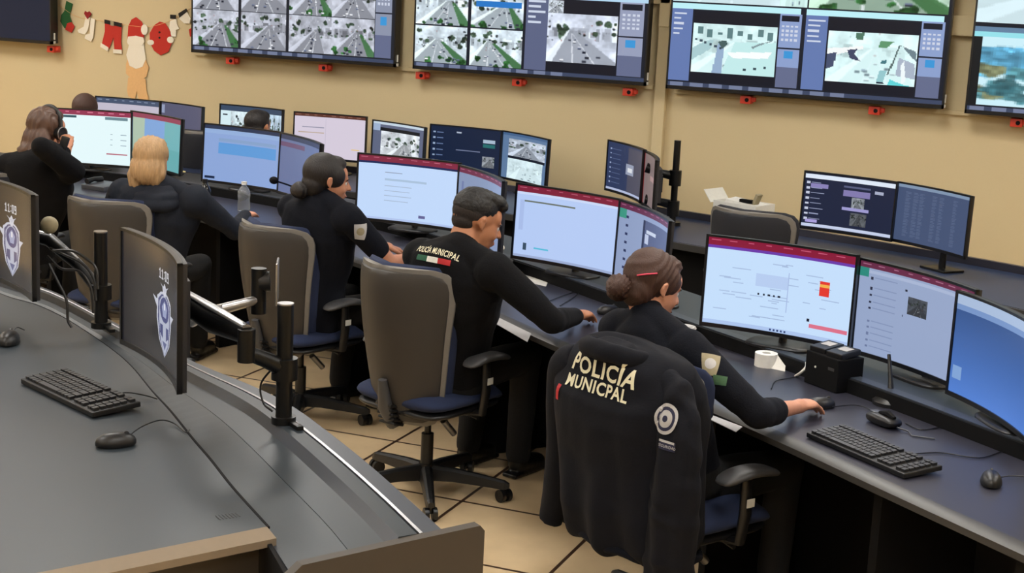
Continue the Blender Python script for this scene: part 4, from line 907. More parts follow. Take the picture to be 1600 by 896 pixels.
def headparts(mb, c, az, pitch, roll, s=1.0, fem=True):
    R = Matrix.Rotation(-az, 3, 'Z') @ Matrix.Rotation(-pitch, 3, 'X') @ Matrix.Rotation(roll, 3, 'Y')
    T = lambda x, y, z: c+R@V(x*s, y*s, z*s)
    E = lambda p, r: mb.ell(T(*p), tuple(v*s for v in r), R, 20, 14)
    E((0, -.015, .035), (.074, .094, .085)); E((0, .03, -.02), (.062, .066, .08)); E((0, .03, -.06), (.052, .058, .05))
    E((0, .055, -.095), (.030, .034, .022)); E((0, .06, .035), (.056, .032, .045)); E((.034, .064, -.03), (.022, .02, .022)); E((-.034, .064, -.03), (.022, .02, .022))
    E((0, .085, .018), (.046, .012, .009))
    mb.seg(T(0, .088, .012), T(0, .112, -.026), .0085*s, .0125*s, 12); E((.011, .1, -.028), (.008, .01, .007)); E((-.011, .1, -.028), (.008, .01, .007))
    E((0, .09, -.056), (.02, .011, .0065)); E((0, .088, -.068), (.017, .011, .007)); E((0, .078, -.098), (.017, .017, .014))
    for sd in (-1, 1):
        pts = [T(sd*(.074+.010*k), y, z) for k, y, z in ((0, .0, .014), (.6, -.006, .024), (1.1, -.019, .022), (1.2, -.024, .006), (.9, -.018, -.012), (.3, -.006, -.022), (0, .0, -.018))]
        mb.tube(pts, [.005*s, .0055*s, .0055*s, .005*s, .005*s, .006*s, .005*s], 8); mb.ell(T(sd*.077, -.011, 0), (.006*s, .014*s, .019*s), R)
    return R, T
def person(label, hip, neck, az, head, haz, hpitch=.25, hroll=0, s=1.0, build=1.0, skin='skin1', shirt='navy', rw=None, lw=None, rpole=None, lpole=None,
           rdir=None, ldir=None, rsleeve=1.0, lsleeve=1.0, collar=True, legs=True, fem=True, voxel=.006, curl=.55, name='person', shoulder=.165, armlen=(.285, .255), trousers='trous', tuck=True, knees=None, hz=0):
    r, f = frame(az); hip, neck, head = Vector(hip), Vector(neck), Vector(head)
    t = thing(name, label, 'person', (hip.x, hip.y, 0)); bs = s*build
    sp = lambda k, fo=0: hip.lerp(neck, k)+f*fo*s
    def torso(mb, g):
        ringloft(mb, [(sp(-.10), .13*bs+g, .09*bs+g), (sp(-.03), .172*bs+g, .125*bs+g), (sp(.12, .0), .17*bs+g, .12*bs+g), (sp(.34, .015), .148*bs+g, .105*bs+g), (sp(.6, .02), .158*bs+g, .112*bs+g), (sp(.8, .01), .17*bs+g, .108*bs+g), (sp(.92, -.005), .15*bs+g, .088*bs+g), (sp(1.0, -.01), .085*bs+g, .065*bs+g), (sp(1.05, -.005), .055*s+g, .052*s+g)], r)
    up = (neck-hip).normalized(); SR = neck-up*.055*s+r*shoulder*bs; SL_ = neck-up*.055*s-r*shoulder*bs
    rw = Vector(rw) if rw is not None else SR-up*.45*s+f*.18; lw = Vector(lw) if lw is not None else SL_-up*.40*s+f*.25
    rp = Vector(rpole) if rpole is not None else (r*.6-V(0, 0, 1)-f*.3); lp_ = Vector(lpole) if lpole is not None else (-r*.6-V(0, 0, 1)-f*.3)
    ER = ik(SR, rw, armlen[0]*s, armlen[1]*s, rp); EL = ik(SL_, lw, armlen[0]*s, armlen[1]*s, lp_)
    hr = hip+r*.09*s+V(0, 0, .0); hl = hip-r*.09*s
    kn = knees or (.43, .12)
    KR = V(hip.x, hip.y, .52*s)+f*kn[0]*s+r*kn[1]*s; KL = V(hip.x, hip.y, .52*s)+f*kn[0]*s-r*kn[1]*s
    AR = V(KR.x, KR.y, .1)-f*.02; AL = V(KL.x, KL.y, .1)-f*.06
    nb = neck+V(0, 0, -.01); nt = head+(R_ := Matrix.Rotation(-haz, 3, 'Z') @ Matrix.Rotation(-hpitch, 3, 'X'))@V(0, -.025*s, -.05*s)
    mb = MB(); torso(mb, -.022); mb.seg(nb-up*.02, nt, (.053 if fem else .062)*s, (.050 if fem else .060)*s, 18)
    R, T = headparts(mb, head, haz, hpitch, hroll, s, fem)
    for Sx, Ex, Wx, d, sd, uu in ((SR, ER, rw, rdir, 1, None), (SL_, EL, lw, ldir, -1, None)):
        mb.seg(Sx, Ex, .047*s, .037*s); mb.seg(Ex, Wx, .037*s, .024*s)
        dd = Vector(d) if d is not None else (Wx-Ex).normalized()
        hand(mb, Wx, dd, V(0, 0, 1), s*.98, curl, sd)
    if legs:
        for h, K_, A_ in ((hr, KR, AR), (hl, KL, AL)): mb.seg(h, K_, .075*s, .05*s); mb.seg(K_, A_, .048*s, .032*s); mb.seg(A_+V(0, 0, -.035), A_+f*.15+V(0, 0, -.06), .03*s, .024*s)
    remesh(mb, 'body', M[skin], t, voxel, 4)
    # shirt
    mb = MB(); torso(mb, .006); mb.seg(nb-up*.03, nb+(nt-nb).normalized()*(.046 if fem else .034)*s, .074*s if not fem else .067*s, .068*s if not fem else .062*s, 18) if collar else None
    mb.ell(SR-r*.02, .066*bs); mb.ell(SL_+r*.02, .066*bs); mb.seg(neck-up*.04, SR-r*.01-up*.012, .05*s, .052*s); mb.seg(neck-up*.04, SL_+r*.01-up*.012, .05*s, .052*s)
    for Sx in (SR, SL_): mb.seg(neck+up*.022*s, Sx.lerp(neck, .3)+up*.012*s, .056*s, .052*s)
    for Sx, Ex, Wx, sl in ((SR, ER, rw, rsleeve), (SL_, EL, lw, lsleeve)):
        if sl <= 1: mb.seg(Sx, Sx.lerp(Ex, sl), .062*s*build**.5, (.062-.010*sl)*s)
        else: mb.seg(Sx, Ex, .062*s*build**.5, .05*s); mb.seg(Ex, Ex.lerp(Wx, sl-1), .05*s, (.05-.014*(sl-1))*s)
    rr = random.Random(len(label)); ph = rr.random()*6
    def fold(p, n_):
        q = p*7; k = mnoise.noise(q+V(ph, 0, 0))*.007
        k += math.sin(p.z*34+5*mnoise.noise(p*5+V(0, ph, 0)))*.0028*max(0, 1-abs((p.z-hip.z-.2)/.3))
        e = min((p-ER).length, (p-EL).length)
        if e < .12: k += math.sin(((p-ER) if (p-ER).length < (p-EL).length else (p-EL)).length*160)*.0022*(1-e/.12)
        return k
    so = remesh(mb, 'shirt', M[shirt], t, max(voxel, .007), 6, disp=fold)
    if legs:
        mb = MB(); ringloft(mb, [(sp(-.13), .12*bs, .09*bs), (sp(-.04), .182*bs, .132*bs), (sp(.1), .178*bs, .128*bs), (sp(.2), .15*bs, .105*bs)], r)
        for h, K_, A_ in ((hr, KR, AR), (hl, KL, AL)): mb.seg(h, K_, .092*s, .066*s); mb.seg(K_, A_+V(0, 0, .0), .064*s, .054*s)
        remesh(mb, 'trousers', M[trousers], t, .009, 5, disp=lambda p, n_: mnoise.noise(p*9)*.006)
        for A_ in (AR, AL):
            sh = MB().seg(A_+V(0, 0, -.04), A_+f*.14+V(0, 0, -.062), .045*s, .036*s); sh.box(A_+f*.06+V(0, 0, -.088), (.08, .25, .022), Matrix.Rotation(-az, 3, 'Z'), bev=.008)
            remesh(sh, 'shoe', M['shoe'], t, .007, 3)
    for sd in (-1, 1):
        e = MB().ell(T(sd*.030, .0755, .0), .0115*s).build('eye', M['eyew'], t, loc='world'); MB().ell(T(sd*.0305, .0835, .0), .0058*s).build('iris', M['eyed'], e)
        e.children[0].data.transform(Matrix.Translation(-t.matrix_world.translation)); MB().tube([T(sd*.014, .0925, .016), T(sd*.032, .091, .021), T(sd*.05, .078, .017)], [.0028*s, .0036*s, .002*s], 6).build('eyebrow', M['hairdk'], t, loc='world')
    MB().tube([T(-.02, .092, -.062), T(0, .101, -.0615), T(.02, .092, -.062)], [.002*s, .0045*s, .002*s], 8).build('lips', M['lip'], t, loc='world')
    return dict(t=t, T=T, R=R, s=s, r=r, f=f, SR=SR, SL=SL_, ER=ER, EL=EL, rw=rw, lw=lw, shirt=so, up=up, neck=neck)
def hair(p, elems, mt, voxel=.006, tubes=(), disp=None, name='hair', it=4):
    T, R, s = p['T'], p['R'], p['s']; mb = MB()
    for c, r in elems: mb.ell(T(*c), tuple(v*s for v in r), R, 22, 16)
    for pts, rs in tubes: mb.tube([T(*q) for q in pts], [v*s for v in rs], 10)
    return remesh(mb, name, M[mt], p['t'], voxel, it, disp=disp)
strand = lambda fx, fz, amp: (lambda q, n_: amp*math.sin(fx*mnoise.noise(q*V(1, 1, 1).length*6)+q.x*fz+q.y*fz))
# person 1: woman in front of the jacket chair
hd1 = W(1020, 449, 5.05); nk1 = W(1018, 507, 5.0); hip1 = V(-1.40, 4.70, .51)
wr1 = onz(1242, 637, .80)
P1 = person('woman with brown low bun and pink clip, right hand on a mouse', hip1, nk1, rd(30), hd1, rd(36), .30, s=1.0, build=1.12, rw=wr1, rpole=(.55, -.75, -.35), rdir=(onz(1290, 624, .80)-wr1), lw=onz(1058, 540, .81), ldir=(.6, .8, 0), rsleeve=1.45, lsleeve=1.9, skin='skin1', shirt='navy', armlen=(.29, .27))
hair(P1, [((0, -.027, .040), (.083, .094, .088)), ((0, -.06, -.02), (.068, .056, .062)), ((0, .03, .085), (.056, .05, .034)), ((.05, .015, .035), (.031, .05, .05)), ((-.05, .015, .035), (.031, .05, .05))], 'hairbr', disp=lambda q, n_: .0016*math.sin(60*mnoise.noise(q*4)))
hair(P1, [((.0, -.135, -.03), (.042, .04, .042)), ((.012, -.15, -.035), (.032, .03, .034)), ((-.01, -.125, -.045), (.04, .036, .034))], 'hairbr', name='bun', disp=lambda q, n_: .003*math.sin(70*mnoise.noise(q*7)))
T = P1['T']; MB().tube([T(.046, -.112, .022), T(.066, -.09, .036), T(.081, -.062, .048)], [.0045, .005, .0045], 8, squash=.6).build('hair_clip', M['pink'], P1['t'], loc='world')
# person 2: man
hd2 = W(744, 348, 6.05); nk2 = W(718, 394, 6.0); hip2 = V(-2.66, 5.50, .51)
wr2 = onz(900, 495, .805)
P2 = person('short-haired man in long-sleeved black shirt with lettering across the back', hip2, nk2, rd(14), hd2, rd(40), .30, s=1.03, build=1.2, fem=False, rw=wr2, rpole=(.5, -.9, -.3), rdir=(onz(945, 480, .80)-wr2), lw=onz(740, 428, .80), ldir=(.5, .8, 0), rsleeve=1.95, lsleeve=1.9, skin='skin2', shirt='blackcloth', armlen=(.27, .25))
hair(P2, [((0, -.022, .058), (.079, .092, .072)), ((0, .045, .098), (.056, .055, .032)), ((0, -.01, .105), (.062, .08, .03)), ((.02, .075, .088), (.03, .026, .024))], 'hairbk', voxel=.005, disp=lambda q, n_: .002*mnoise.noise(q*90))
hair(P2, [((0, -.022, .036), (.0755, .089, .070)), ((0, -.05, -.005), (.060, .050, .045))], 'hairfade', voxel=.005, name='faded_sides')
# person 3
hd3 = W(511, 283, 7.0); nk3 = W(502, 317, 7.0); hip3 = V(-3.68, 6.14, .51)
P3 = person('woman with dark low bun and short navy sleeves with a shoulder patch', hip3, nk3, rd(14), hd3, rd(42), .12, s=1.0, build=1.14, rw=onz(648, 404, .80), rpole=(.4, -.7, -.5), rdir=(.8, .5, -.05), lw=onz(600, 385, .80), rsleeve=.70, lsleeve=.92, skin='skin3', shirt='navy')
hair(P3, [((0, -.027, .040), (.084, .095, .09)), ((0, -.06, -.02), (.068, .058, .064)), ((0, .028, .085), (.058, .052, .036)), ((.05, .018, .03), (.032, .05, .055)), ((-.05, .018, .03), (.032, .05, .055))], 'hairdk')
hair(P3, [((0, -.12, -.055), (.046, .04, .038)), ((-.015, -.125, -.06), (.04, .036, .034))], 'hairdk', name='bun', disp=lambda q, n_: .003*math.sin(70*mnoise.noise(q*7)))
# person 4: blonde
hd4 = W(238, 252, 7.75); nk4 = W(252, 294, 7.75); hip4 = V(-4.82, 6.38, .51)
P4 = person('blonde woman seen from behind in dark hooded quilted jacket, right hand on the desk', hip4, nk4, rd(-8), hd4, rd(-12), .2, s=1.0, build=1.32, rw=onz(384, 337, .82), rpole=(.6, -.6, -.6), rdir=(onz(412, 327, .79)-onz(384, 337, .80)), lw=onz(185, 300, .82), rsleeve=1.97, lsleeve=1.97, skin='skin1', shirt='slate', voxel=.008, curl=.3)
hair(P4, [((0, -.03, .035), (.09, .098, .094)), ((0, -.06, -.04), (.088, .064, .09)), ((.045, -.03, -.06), (.045, .06, .085)), ((-.05, -.03, -.07), (.045, .06, .1)), ((0, .02, .09), (.06, .055, .036))], 'hairbl', voxel=.007, tubes=[([(-.07, -.02, .0), (-.085, -.03, -.08), (-.08, -.04, -.15)], (.03, .03, .016)), ([(.06, -.03, 0), (.07, -.05, -.07), (.055, -.06, -.11)], (.03, .032, .02))], disp=lambda q, n_: .002*math.sin(q.x*230+q.y*160+4*mnoise.noise(q*6)))
mb = MB()
for k, (rr_, dz, dy) in enumerate(((.075, .0, -.05), (.1, -.03, -.065), (.115, -.065, -.07))):
    c_ = P4['neck']+V(0, 0, dz+.0)+P4['f']*(dy+.04); mb.tube([c_+P4['r']*rr_*math.cos(a)+P4['f']*(-abs(math.sin(a))*rr_*.9)+V(0, 0, -.012*abs(math.sin(a))) for a in np.linspace(-.3, PI+.3, 16)], [.022]+[.032]*14+[.022], 10)
remesh(mb, 'hood', M['slate'], P4['t'], .008, 4, disp=lambda q, n_: .004*mnoise.noise(q*20))
# person 5: headphones
hd5 = W(74, 205, 8.1); nk5 = W(66, 250, 8.0); hip5 = V(-5.72, 6.48, .51)
P5 = person('woman at the far left with wavy brown hair, headphones and black top', hip5, nk5, rd(-14), hd5, rd(4), .18, s=1.02, build=1.1, rw=W(104, 240, 8.0), rpole=(.5, -.1, -1), rdir=(-.3, .4, .6), lw=onz(40, 290, .82), rsleeve=1.9, lsleeve=1.9, skin='skin3', shirt='blackcloth', voxel=.008)
hair(P5, [((0, -.027, .035), (.086, .095, .09)), ((0, -.07, -.05), (.085, .055, .08)), ((0, -.085, -.13), (.1, .05, .09)), ((-.05, -.06, -.17), (.07, .05, .06)), ((0, .02, .085), (.06, .05, .036))], 'hairwv', voxel=.007, disp=lambda q, n_: .004*math.sin(22*mnoise.noise(V(q.x*11, q.y*11, q.z*5))))
T = P5['T']
hp = thing('headphones', 'black headphones with a pale rim on the far-left woman\'s head', 'headphones', hd5)
MB().tube([T(.092*math.cos(a), -.005, .02+.108*math.sin(a)) for a in np.linspace(.0, PI, 18)], .009, 8, squash=1.6).build('headband', M['black'], hp, loc='world')
for sd in (-1, 1):
    MB().cyl(T(sd*.078, .0, -.005), T(sd*.105, .0, -.005), .036).build('ear_cup', M['black'], hp, loc='world'); MB().tube([T(sd*.106, .034*math.cos(a), -.005+.034*math.sin(a)) for a in np.linspace(0, 2*PI, 18)], .003, 6).build('cup_rim', M['silver'], hp, loc='world')
ph = MB().box(W(99, 228, 7.9), (.04, .03, .10), (0, .3, .4), bev=.006); tag(origin_to_base(ph.build('phone', M['black'])), 'small dark handset held up near the far-left woman\'s face', 'phone')
# two people by the wall
hd6 = W(134, 176, 10.1); P6 = person('person by the wall showing only the back of a brown-haired head', (hd6.x, hd6.y-.03, .53), (hd6.x, hd6.y-.02, hd6.z-.13), rd(-20), hd6, rd(-20), .1, s=1, skin='skin2', shirt='blackcloth', voxel=.011)
hair(P6, [((0, -.022, .04), (.084, .098, .09)), ((0, -.06, -.03), (.075, .055, .075)), ((0, .02, .085), (.06, .05, .036))], 'hairbr', voxel=.008)
hd7 = W(403, 201, 9.9); P7 = person('person by the wall with a dark rounded head in front of the street-view monitor', (hd7.x, hd7.y-.03, .53), (hd7.x, hd7.y-.02, hd7.z-.13), rd(-10), hd7, rd(0), .1, s=1, skin='skin2', shirt='blackcloth', voxel=.011, fem=False)
hair(P7, [((0, -.02, .046), (.08, .094, .08)), ((0, -.05, -.01), (.07, .055, .06)), ((0, .03, .085), (.06, .05, .036))], 'hairdk', voxel=.008)
# ---------------------------------------------------------------- jacket hung over the chair
ch = ch1; JA = rd(29); r1, f1 = frame(JA); hb = V(ch1.location.x, ch1.location.y, 0)
def jc(z, dx=0, dy=0): return hb-f1*(.245+.20*(z-.6)-dy)+r1*dx+V(0, 0, z)
jb = jc(0)
jk = thing('jacket', 'navy work jacket hung over a chair back with white lettering, round patch and dangling sleeves', 'jacket', (jb.x, jb.y, 0))
TOP = 1.005
mb = MB(); ringloft(mb, [(jc(z, dx, dy), hw, hd) for z, hw, hd, dx, dy in ((.375, .235, .13, .02, .0), (.40, .262, .15, .02, 0), (.50, .272, .155, .01, 0), (.65, .275, .16, 0, .03), (.80, .285, .18, 0, .05), (.89, .285, .165, 0, .05), (.945, .27, .135, 0, .04), (.985, .20, .085, 0, .01), (TOP, .10, .06, 0, 0), (TOP+.03, .07, .05, 0, 0))], r1, 32, 2.6)
def wr_(p): return .009*mnoise.noise(V(p.x*9, p.y*9, p.z*2.2))+.003*mnoise.noise(p*16)+.012*math.sin((p-jb).dot(r1)*36+2*p.z+1.5*mnoise.noise(p*4))*min(1, max(0, 1-(p.z-.38)/.42))
body = remesh(mb, 'jacket_body', M['navy2'], jk, .008, 8, disp=lambda p, n_: wr_(p))
mb = MB()
sl = [(.935, .17, .03), (.91, .24, .02), (.80, .29, -.02), (.62, .30, -.07), (.45, .29, -.09), (.30, .275, -.10), (.22, .27, -.10)]
rr_ = [.055, .075, .096, .104, .102, .092, .076]
pp_ = spline([jc(z, dx, dy) for z, dx, dy in sl], 4); rad = [float(v) for v in np.interp(np.linspace(0, len(sl)-1, len(pp_)), range(len(sl)), rr_)]
mb.tube(pp_, rad, 20, squash=.58, up=f1)
slR = remesh(mb, 'right_sleeve', M['navy2'], jk, .008, 4, disp=lambda p, n_: .005*math.sin((p-jb).dot(r1)*70+3*mnoise.noise(p*4))+.009*mnoise.noise(V(p.x*10, p.y*10, p.z*4))+.003*math.sin(p.z*50+6*mnoise.noise(p*8)))
mb = MB()
sl = [(.93, -.18, .0), (.89, -.255, .0), (.76, -.285, .0), (.60, -.315, .0), (.46, -.345, -.01), (.36, -.375, -.02), (.305, -.39, -.03)]
rr_ = [.055, .066, .068, .064, .060, .052, .046]
pp_ = spline([jc(z, dx, dy) for z, dx, dy in sl], 4); rad = [float(v) for v in np.interp(np.linspace(0, len(sl)-1, len(pp_)), range(len(sl)), rr_)]
mb.tube(pp_, rad, 18, squash=.85, up=f1)
slL = remesh(mb, 'left_sleeve', M['navy2'], jk, .008, 6, disp=lambda p, n_: .007*mnoise.noise(V(p.x*10, p.y*10, p.z*4)))
mb = MB(); mb.tube(spline([jc(TOP-.008, .115*math.cos(a), .01-.07*math.sin(a))+V(0, 0, .02*math.sin(a)) for a in np.linspace(-.35, PI+.35, 9)], 3), .025, 12, squash=1.3)
col_ = remesh(mb, 'collar', M['navy2'], jk, .007, 5, disp=lambda p, n_: .004*mnoise.noise(p*18))
mb = MB(); mb.tube([jc(.375+.006*math.sin(a*9), .02+.255*math.cos(a), .145*math.sin(a)) for a in np.linspace(0, 2*PI, 40)], .014, 8); remesh(mb, 'waistband', M['navy'], jk, .007, 3)
tr = bvh([body, slL, col_]); tr2 = bvh([slR, body])
def lettering(tree, px, py, txt, size, mt, parent, name, up, bold=.03, shear=0, tsh=0, sub=.012, lift=.004, sx=1):
    pts, fs = text_mesh(txt, size, bold, tsh, sub); pts = [(x*sx, y) for x, y in pts]; return decal(tree, px, py, pts, fs, name, M[mt], parent, up, 1, lift, shear=shear)
lettering(tr, 940, 580, 'POLIC\u00cdA', .076, 'cream', jk, 'back_lettering', (.0, 0, 1), .025, 0, .2)
lettering(tr, 931, 607, 'MUNICPAL', .056, 'cream', jk, 'back_lettering', (0, 0, 1), .025)
for k, (nm, a_, b_, mt) in enumerate((('patch', 0, .042, 'badge'), ('patch_ring', .024, .033, 'badgen'), ('patch_centre', 0, .020, 'badge'), ('patch_emblem', 0, .009, 'badgen'))):
    q = disc(a_, b_, sy=1.12); decal(tr2, 1040, 655, q[0], q[1], nm, M[mt], jk, (0, 0, 1), 1, .004+.0008*k)
q = rectshape(.062, .028); decal(tr2, 1043, 697, q[0], q[1], 'label_patch', M['badgen'], jk, (0, 0, 1), 1, .004)
q = rectshape(.058, .007); decal(tr2, 1043, 691, q[0], q[1], 'label_stripe', M['badge'], jk, (0, 0, 1), 1, .005)
lettering(tr2, 1043, 699, 'SEGURIDAD', .0115, 'badge', jk, 'label_lettering', (0, 0, 1), .01, lift=.0055)
q = rectshape(.02, .05); decal(bvh([slL, body]), 872, 612, q[0], q[1], 'red_stripe', M['red'], jk, (0, 0, 1), 1, .004)
# uniform markings
tr = bvh([P2['shirt']]); U = (0, 0, 1)
lettering(tr, 680, 393, 'POLIC\u00cdA MUNICIPAL', .036, 'cream', P2['t'], 'back_lettering', U, .02, sub=.01, sx=.62)
for k, mt in enumerate(('green', 'white', 'red')):
    q = rectshape(.058, .022, 6, 3); q = ([(x+(k-1)*.058, y) for x, y in q[0]], q[1]); decal(tr, 676, 406, q[0], q[1], 'flag_stripe', M[mt], P2['t'], U, 1, .004)
def badge(P, px, py, sz, name, main='gold', inner='badge'):
    tr = bvh([P['shirt']]); q = gridshape(lambda s, t: ((s-.5)*sz*(1-.35*(1-t)**2), (t-.5)*sz*1.2), 8, 8); decal(tr, px, py, q[0], q[1], name, M[main], P['t'], U, 1, .004)
    q = disc(0, sz*.3); decal(tr, px, py-1, q[0], q[1], 'badge_centre', M[inner], P['t'], U, 1, .005)
badge(P1, 1110, 570, .06, 'shoulder_badge'); q = rectshape(.045, .03); decal(bvh([P1['shirt']]), 1125, 595, q[0], q[1], 'green_tab', M['olive'], P1['t'], U, 1, .0045)
badge(P3, 563, 363, .062, 'shoulder_badge', 'badge', 'gold')
# ---------------------------------------------------------------- things on the desks
def keyboard(label, c, ang, z, L=.44, D=.15, tilt=.06):
    t = thing('keyboard', label, 'keyboard', (c[0], c[1], z), ang); Rt = Euler((tilt, 0, 0)).to_matrix()
    mb = MB(); mb.box((0, 0, .014), (L, D, .016), Rt, bev=.004); mb.build('case', M['kbase'], t, False)
    mb = MB(); cols = 21; p = (L-.02)/cols
    for rI in range(6):
        y = D/2-.018-rI*.0215-(.004 if rI else 0); i = 0
        while i < cols:
            wd = 1
            if rI == 5: wd = {0: 1, 4: 6}.get(i, 1)
            if rI in (2, 3, 4) and i == 0: wd = 2
            if rI in (3, 4) and i == 12: wd = 2
            if i+wd > cols: wd = 1
            if not (i in (15, 16) and False) and i not in (14, 18):
                c_ = V(-L/2+.01+p*(i+wd/2), y, .025); mb.box(Rt@c_, (p*wd-.004, .017, .009), Rt, bev=0)
            i += wd
    k = mb.build('keycaps', M['keys'], t, False); return t
def mouse(label, p, ang, cord=None, s=1.0):
    t = thing('computer_mouse', label, 'mouse', p, ang); mb = MB()
    mb.loft([[V(.031*s*(1-.12*zz)*math.cos(a)*(1 if math.sin(a) > 0 else 1.02)*k, .056*s*math.sin(a)*k, z*s) for a in np.linspace(0, 2*PI, 28, endpoint=False)] for k, z, zz in ((.9, .0, 0), (1, .006, 0), (1, .014, .3), (.92, .024, .6), (.72, .032, .8), (.4, .037, 1), (.1, .038, 1))])
    mb.build('shell', M['black'], t); MB().cyl((-.003, .028*s, .033*s), (.003, .028*s, .033*s), .008*s, n=14).build('scroll_wheel', M['arm'], t)
    if cord: R_ = Euler((0, 0, -ang)).to_matrix(); MB().tube([R_@(Vector(q)-Vector(p)) for q in spline(cord, 7)], .0018, 6).build('cord', M['black'], t)
    return t
zf = FZ+.0005; zd = .7505
a = onz(40, 607, FZ); b = onz(145, 658, FZ); c_ = onz(124, 621, FZ); ang = math.atan2(b.y-a.y, b.x-a.x)
KB = keyboard('black keyboard on the foreground desk', (c_.x, c_.y), ang, zf, .435, .15)
kc = spline([onz(170, 622, zf+.003), onz(195, 614, zf+.02), onz(225, 618, zf+.012), onz(246, 624, zf+.003)], 6)
kco = MB().tube([q-KB.location for q in kc], .0018, 6).build('cord', M['black']); kco.parent = KB; kco.matrix_parent_inverse = Euler((0, 0, ang)).to_matrix().to_4x4().inverted()
mp = onz(181, 697, zf); mouse('black corded mouse on the foreground desk right of its keyboard', mp, rd(-42), [onz(196, 686, zf+.012), onz(220, 668, zf+.02), onz(250, 657, zf+.02), onz(272, 662, zf+.006), onz(290, 676, zf+.003), onz(296, 672, zf+.003)], .95)
mp = onz(14, 537, zf); mouse('dark mouse at the left edge on the foreground desk', mp, rd(30), [onz(18, 522, zf+.012), onz(26, 512, zf+.02), onz(38, 516, zf+.004)], 1.1)
a = onz(1262, 685, .75); b = onz(1415, 751, .75); c_ = onz(1362, 712, .75); ang = math.atan2(b.y-a.y, b.x-a.x)
keyboard('black keyboard at the right end of the console desk, nearest the desk edge', (c_.x, c_.y), ang, zd, .44, .15)
mp = onz(1548, 757, zd); mouse('black mouse right of the right-hand keyboard', mp, rd(-60)+1.2, [onz(1565, 746, zd+.01), onz(1582, 744, zd+.01), onz(1608, 746, zd+.004)])
mp = onz(1282, 637, zd); mouse('black mouse under the hand of the brown-bun woman', mp, rd(-50), [onz(1300, 636, zd+.012), onz(1340, 634, zd+.006), onz(1372, 646, zd+.004)], .95)
mp = onz(950, 490, zd); mouse('dark mouse under the hand of the long-sleeved man', mp, rd(-40), [onz(966, 486, zd+.01), onz(985, 478, zd+.004)], .95)
# handset cradle, round base, black box with two readers
def lp(px, py, z=zd): return onz(px, py, z)
p = lp(1380, 664); t = thing('charging_cradle', 'black rounded cradle with a small grey label lying beside the round black base', 'cradle', p, rd(-40))
pl = pillow(.068, .036, .034, 3.2); pl.v = [V(v.x, v.z, v.y+.018) for v in pl.v]; weld(pl.build('body', M['black'], t)); MB().box((-.04, .0, .0355), (.032, .034, .002), bev=.0005).build('label', M['smoke'], t); MB().tube([(-.02, 0, .034), (.02, 0, .042), (.05, 0, .034)], [.008, .012, .008], 8).build('handle_ridge', M['panel'], t)
MB().tube([(.066, .0, .01), (.10, .02, .004), (.14, .0, .003), (.19, .05, .003)], .0025, 6).build('cord', M['smoke'], t)
p = lp(1391, 632); t = thing('round_stand', 'round black base with a short leaning stem under the grey chat monitor', 'stand', p)
MB().loft([[V(r*math.cos(a), r*math.sin(a), z) for a in np.linspace(0, 2*PI, 32, endpoint=False)] for r, z in ((.062, 0), (.063, .012), (.052, .024), (.03, .03))]).build('base', M['black'], t)
MB().tube([(0, 0, .02), (-.012, .03, .08), (-.03, .06, .16)], [.014, .008, .006], 10).build('stem', M['black'], t); MB().tube([(.0, -.02, .03), (.03, .0, .04), (.04, .03, .03)], .004, 6).build('clip', M['arm'], t)
p = lp(1284, 606); t = thing('black_box', 'black box on the desk between the two right monitors, carrying two small readers', 'box', p, rd(-36))
MB().box((0, .05, .06), (.17, .12, .12), bev=.004).build('case', M['panel'], t, False); MB().cyl((-.03, -.013, .07), (-.03, -.009, .07), .004).build('power_light', M['white'], t); MB().box((.05, -.0105, .08), (.03, .002, .01)).build('port', M['arm'], t)
for k, (dx, lb) in enumerate(((-.05, 'left'), (.045, 'right'))):
    q = p+Matrix.Rotation(rd(-36), 3, 'Z')@V(dx*.9, .05, .1205); u = thing('card_reader', 'small black reader with a grey label, %s one on top of the black box' % lb, 'reader', q, rd(-30))
    MB().box((0, 0, .012), (.075, .1, .022), (.1, 0, 0), bev=.004).build('body', M['black'], u, False); MB().box((0, .01, .0245), (.045, .04, .002), (.1, 0, 0)).build('label', M['badge'], u, False)
p = lp(1196, 572); t = thing('paper_roll', 'white paper roll with a loose end on the desk behind the woman\'s forearm', 'paper roll', p)
R0, R1, HH = .042, .016, .05; q = [[V(rr*math.cos(a), rr*math.sin(a), z) for a in np.linspace(0, 2*PI, 28, endpoint=False)] for rr, z in ((R1, 0), (R0, 0), (R0, HH), (R1, HH), (R1, 0))]
MB().loft(q, True, False).build('roll', M['paper'], t); MB().cyl((0, 0, .002), (0, 0, HH-.01), R1*.98).build('core', M['panel'], t)
MB().poly([V(.03, -.03, .0), V(.085, -.045, .0), V(.075, .0, .03), V(.042, .005, .045)], (.0, .1, 1), .0012).build('loose_end', M['paper'], t, False)
tag(MB().tube(spline([lp(1243, 588), lp(1252, 582, .78), lp(1260, 572, .80), lp(1257, 560, .79), lp(1250, 556, .76)], 6), .005, 8).build('white_cable', M['white']), 'short white cable loop in front of the black box', 'cable')
p = lp(1070, 530); t = thing('cup', 'dark cup with a white lid beside the face of the brown-bun woman', 'cup', p)
MB().cyl((0, 0, 0), (0, 0, .045), .036, .042, 28).build('cup_body', M['black'], t); MB().cyl((0, 0, .045), (0, 0, .052), .044, .04, 28).cyl((0, 0, .052), (0, 0, .056), .03, .026, 28).build('lid', M['badge'], t)
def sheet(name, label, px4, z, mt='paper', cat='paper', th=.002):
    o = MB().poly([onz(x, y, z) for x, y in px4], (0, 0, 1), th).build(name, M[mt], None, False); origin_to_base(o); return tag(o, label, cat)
sheet('white_strip', 'thin white strip in front of the near-empty pale monitor', [(812, 428), (857, 440), (853, 448), (826, 442), (810, 436)], zd)  # thin white slabs lying flat on the worktop
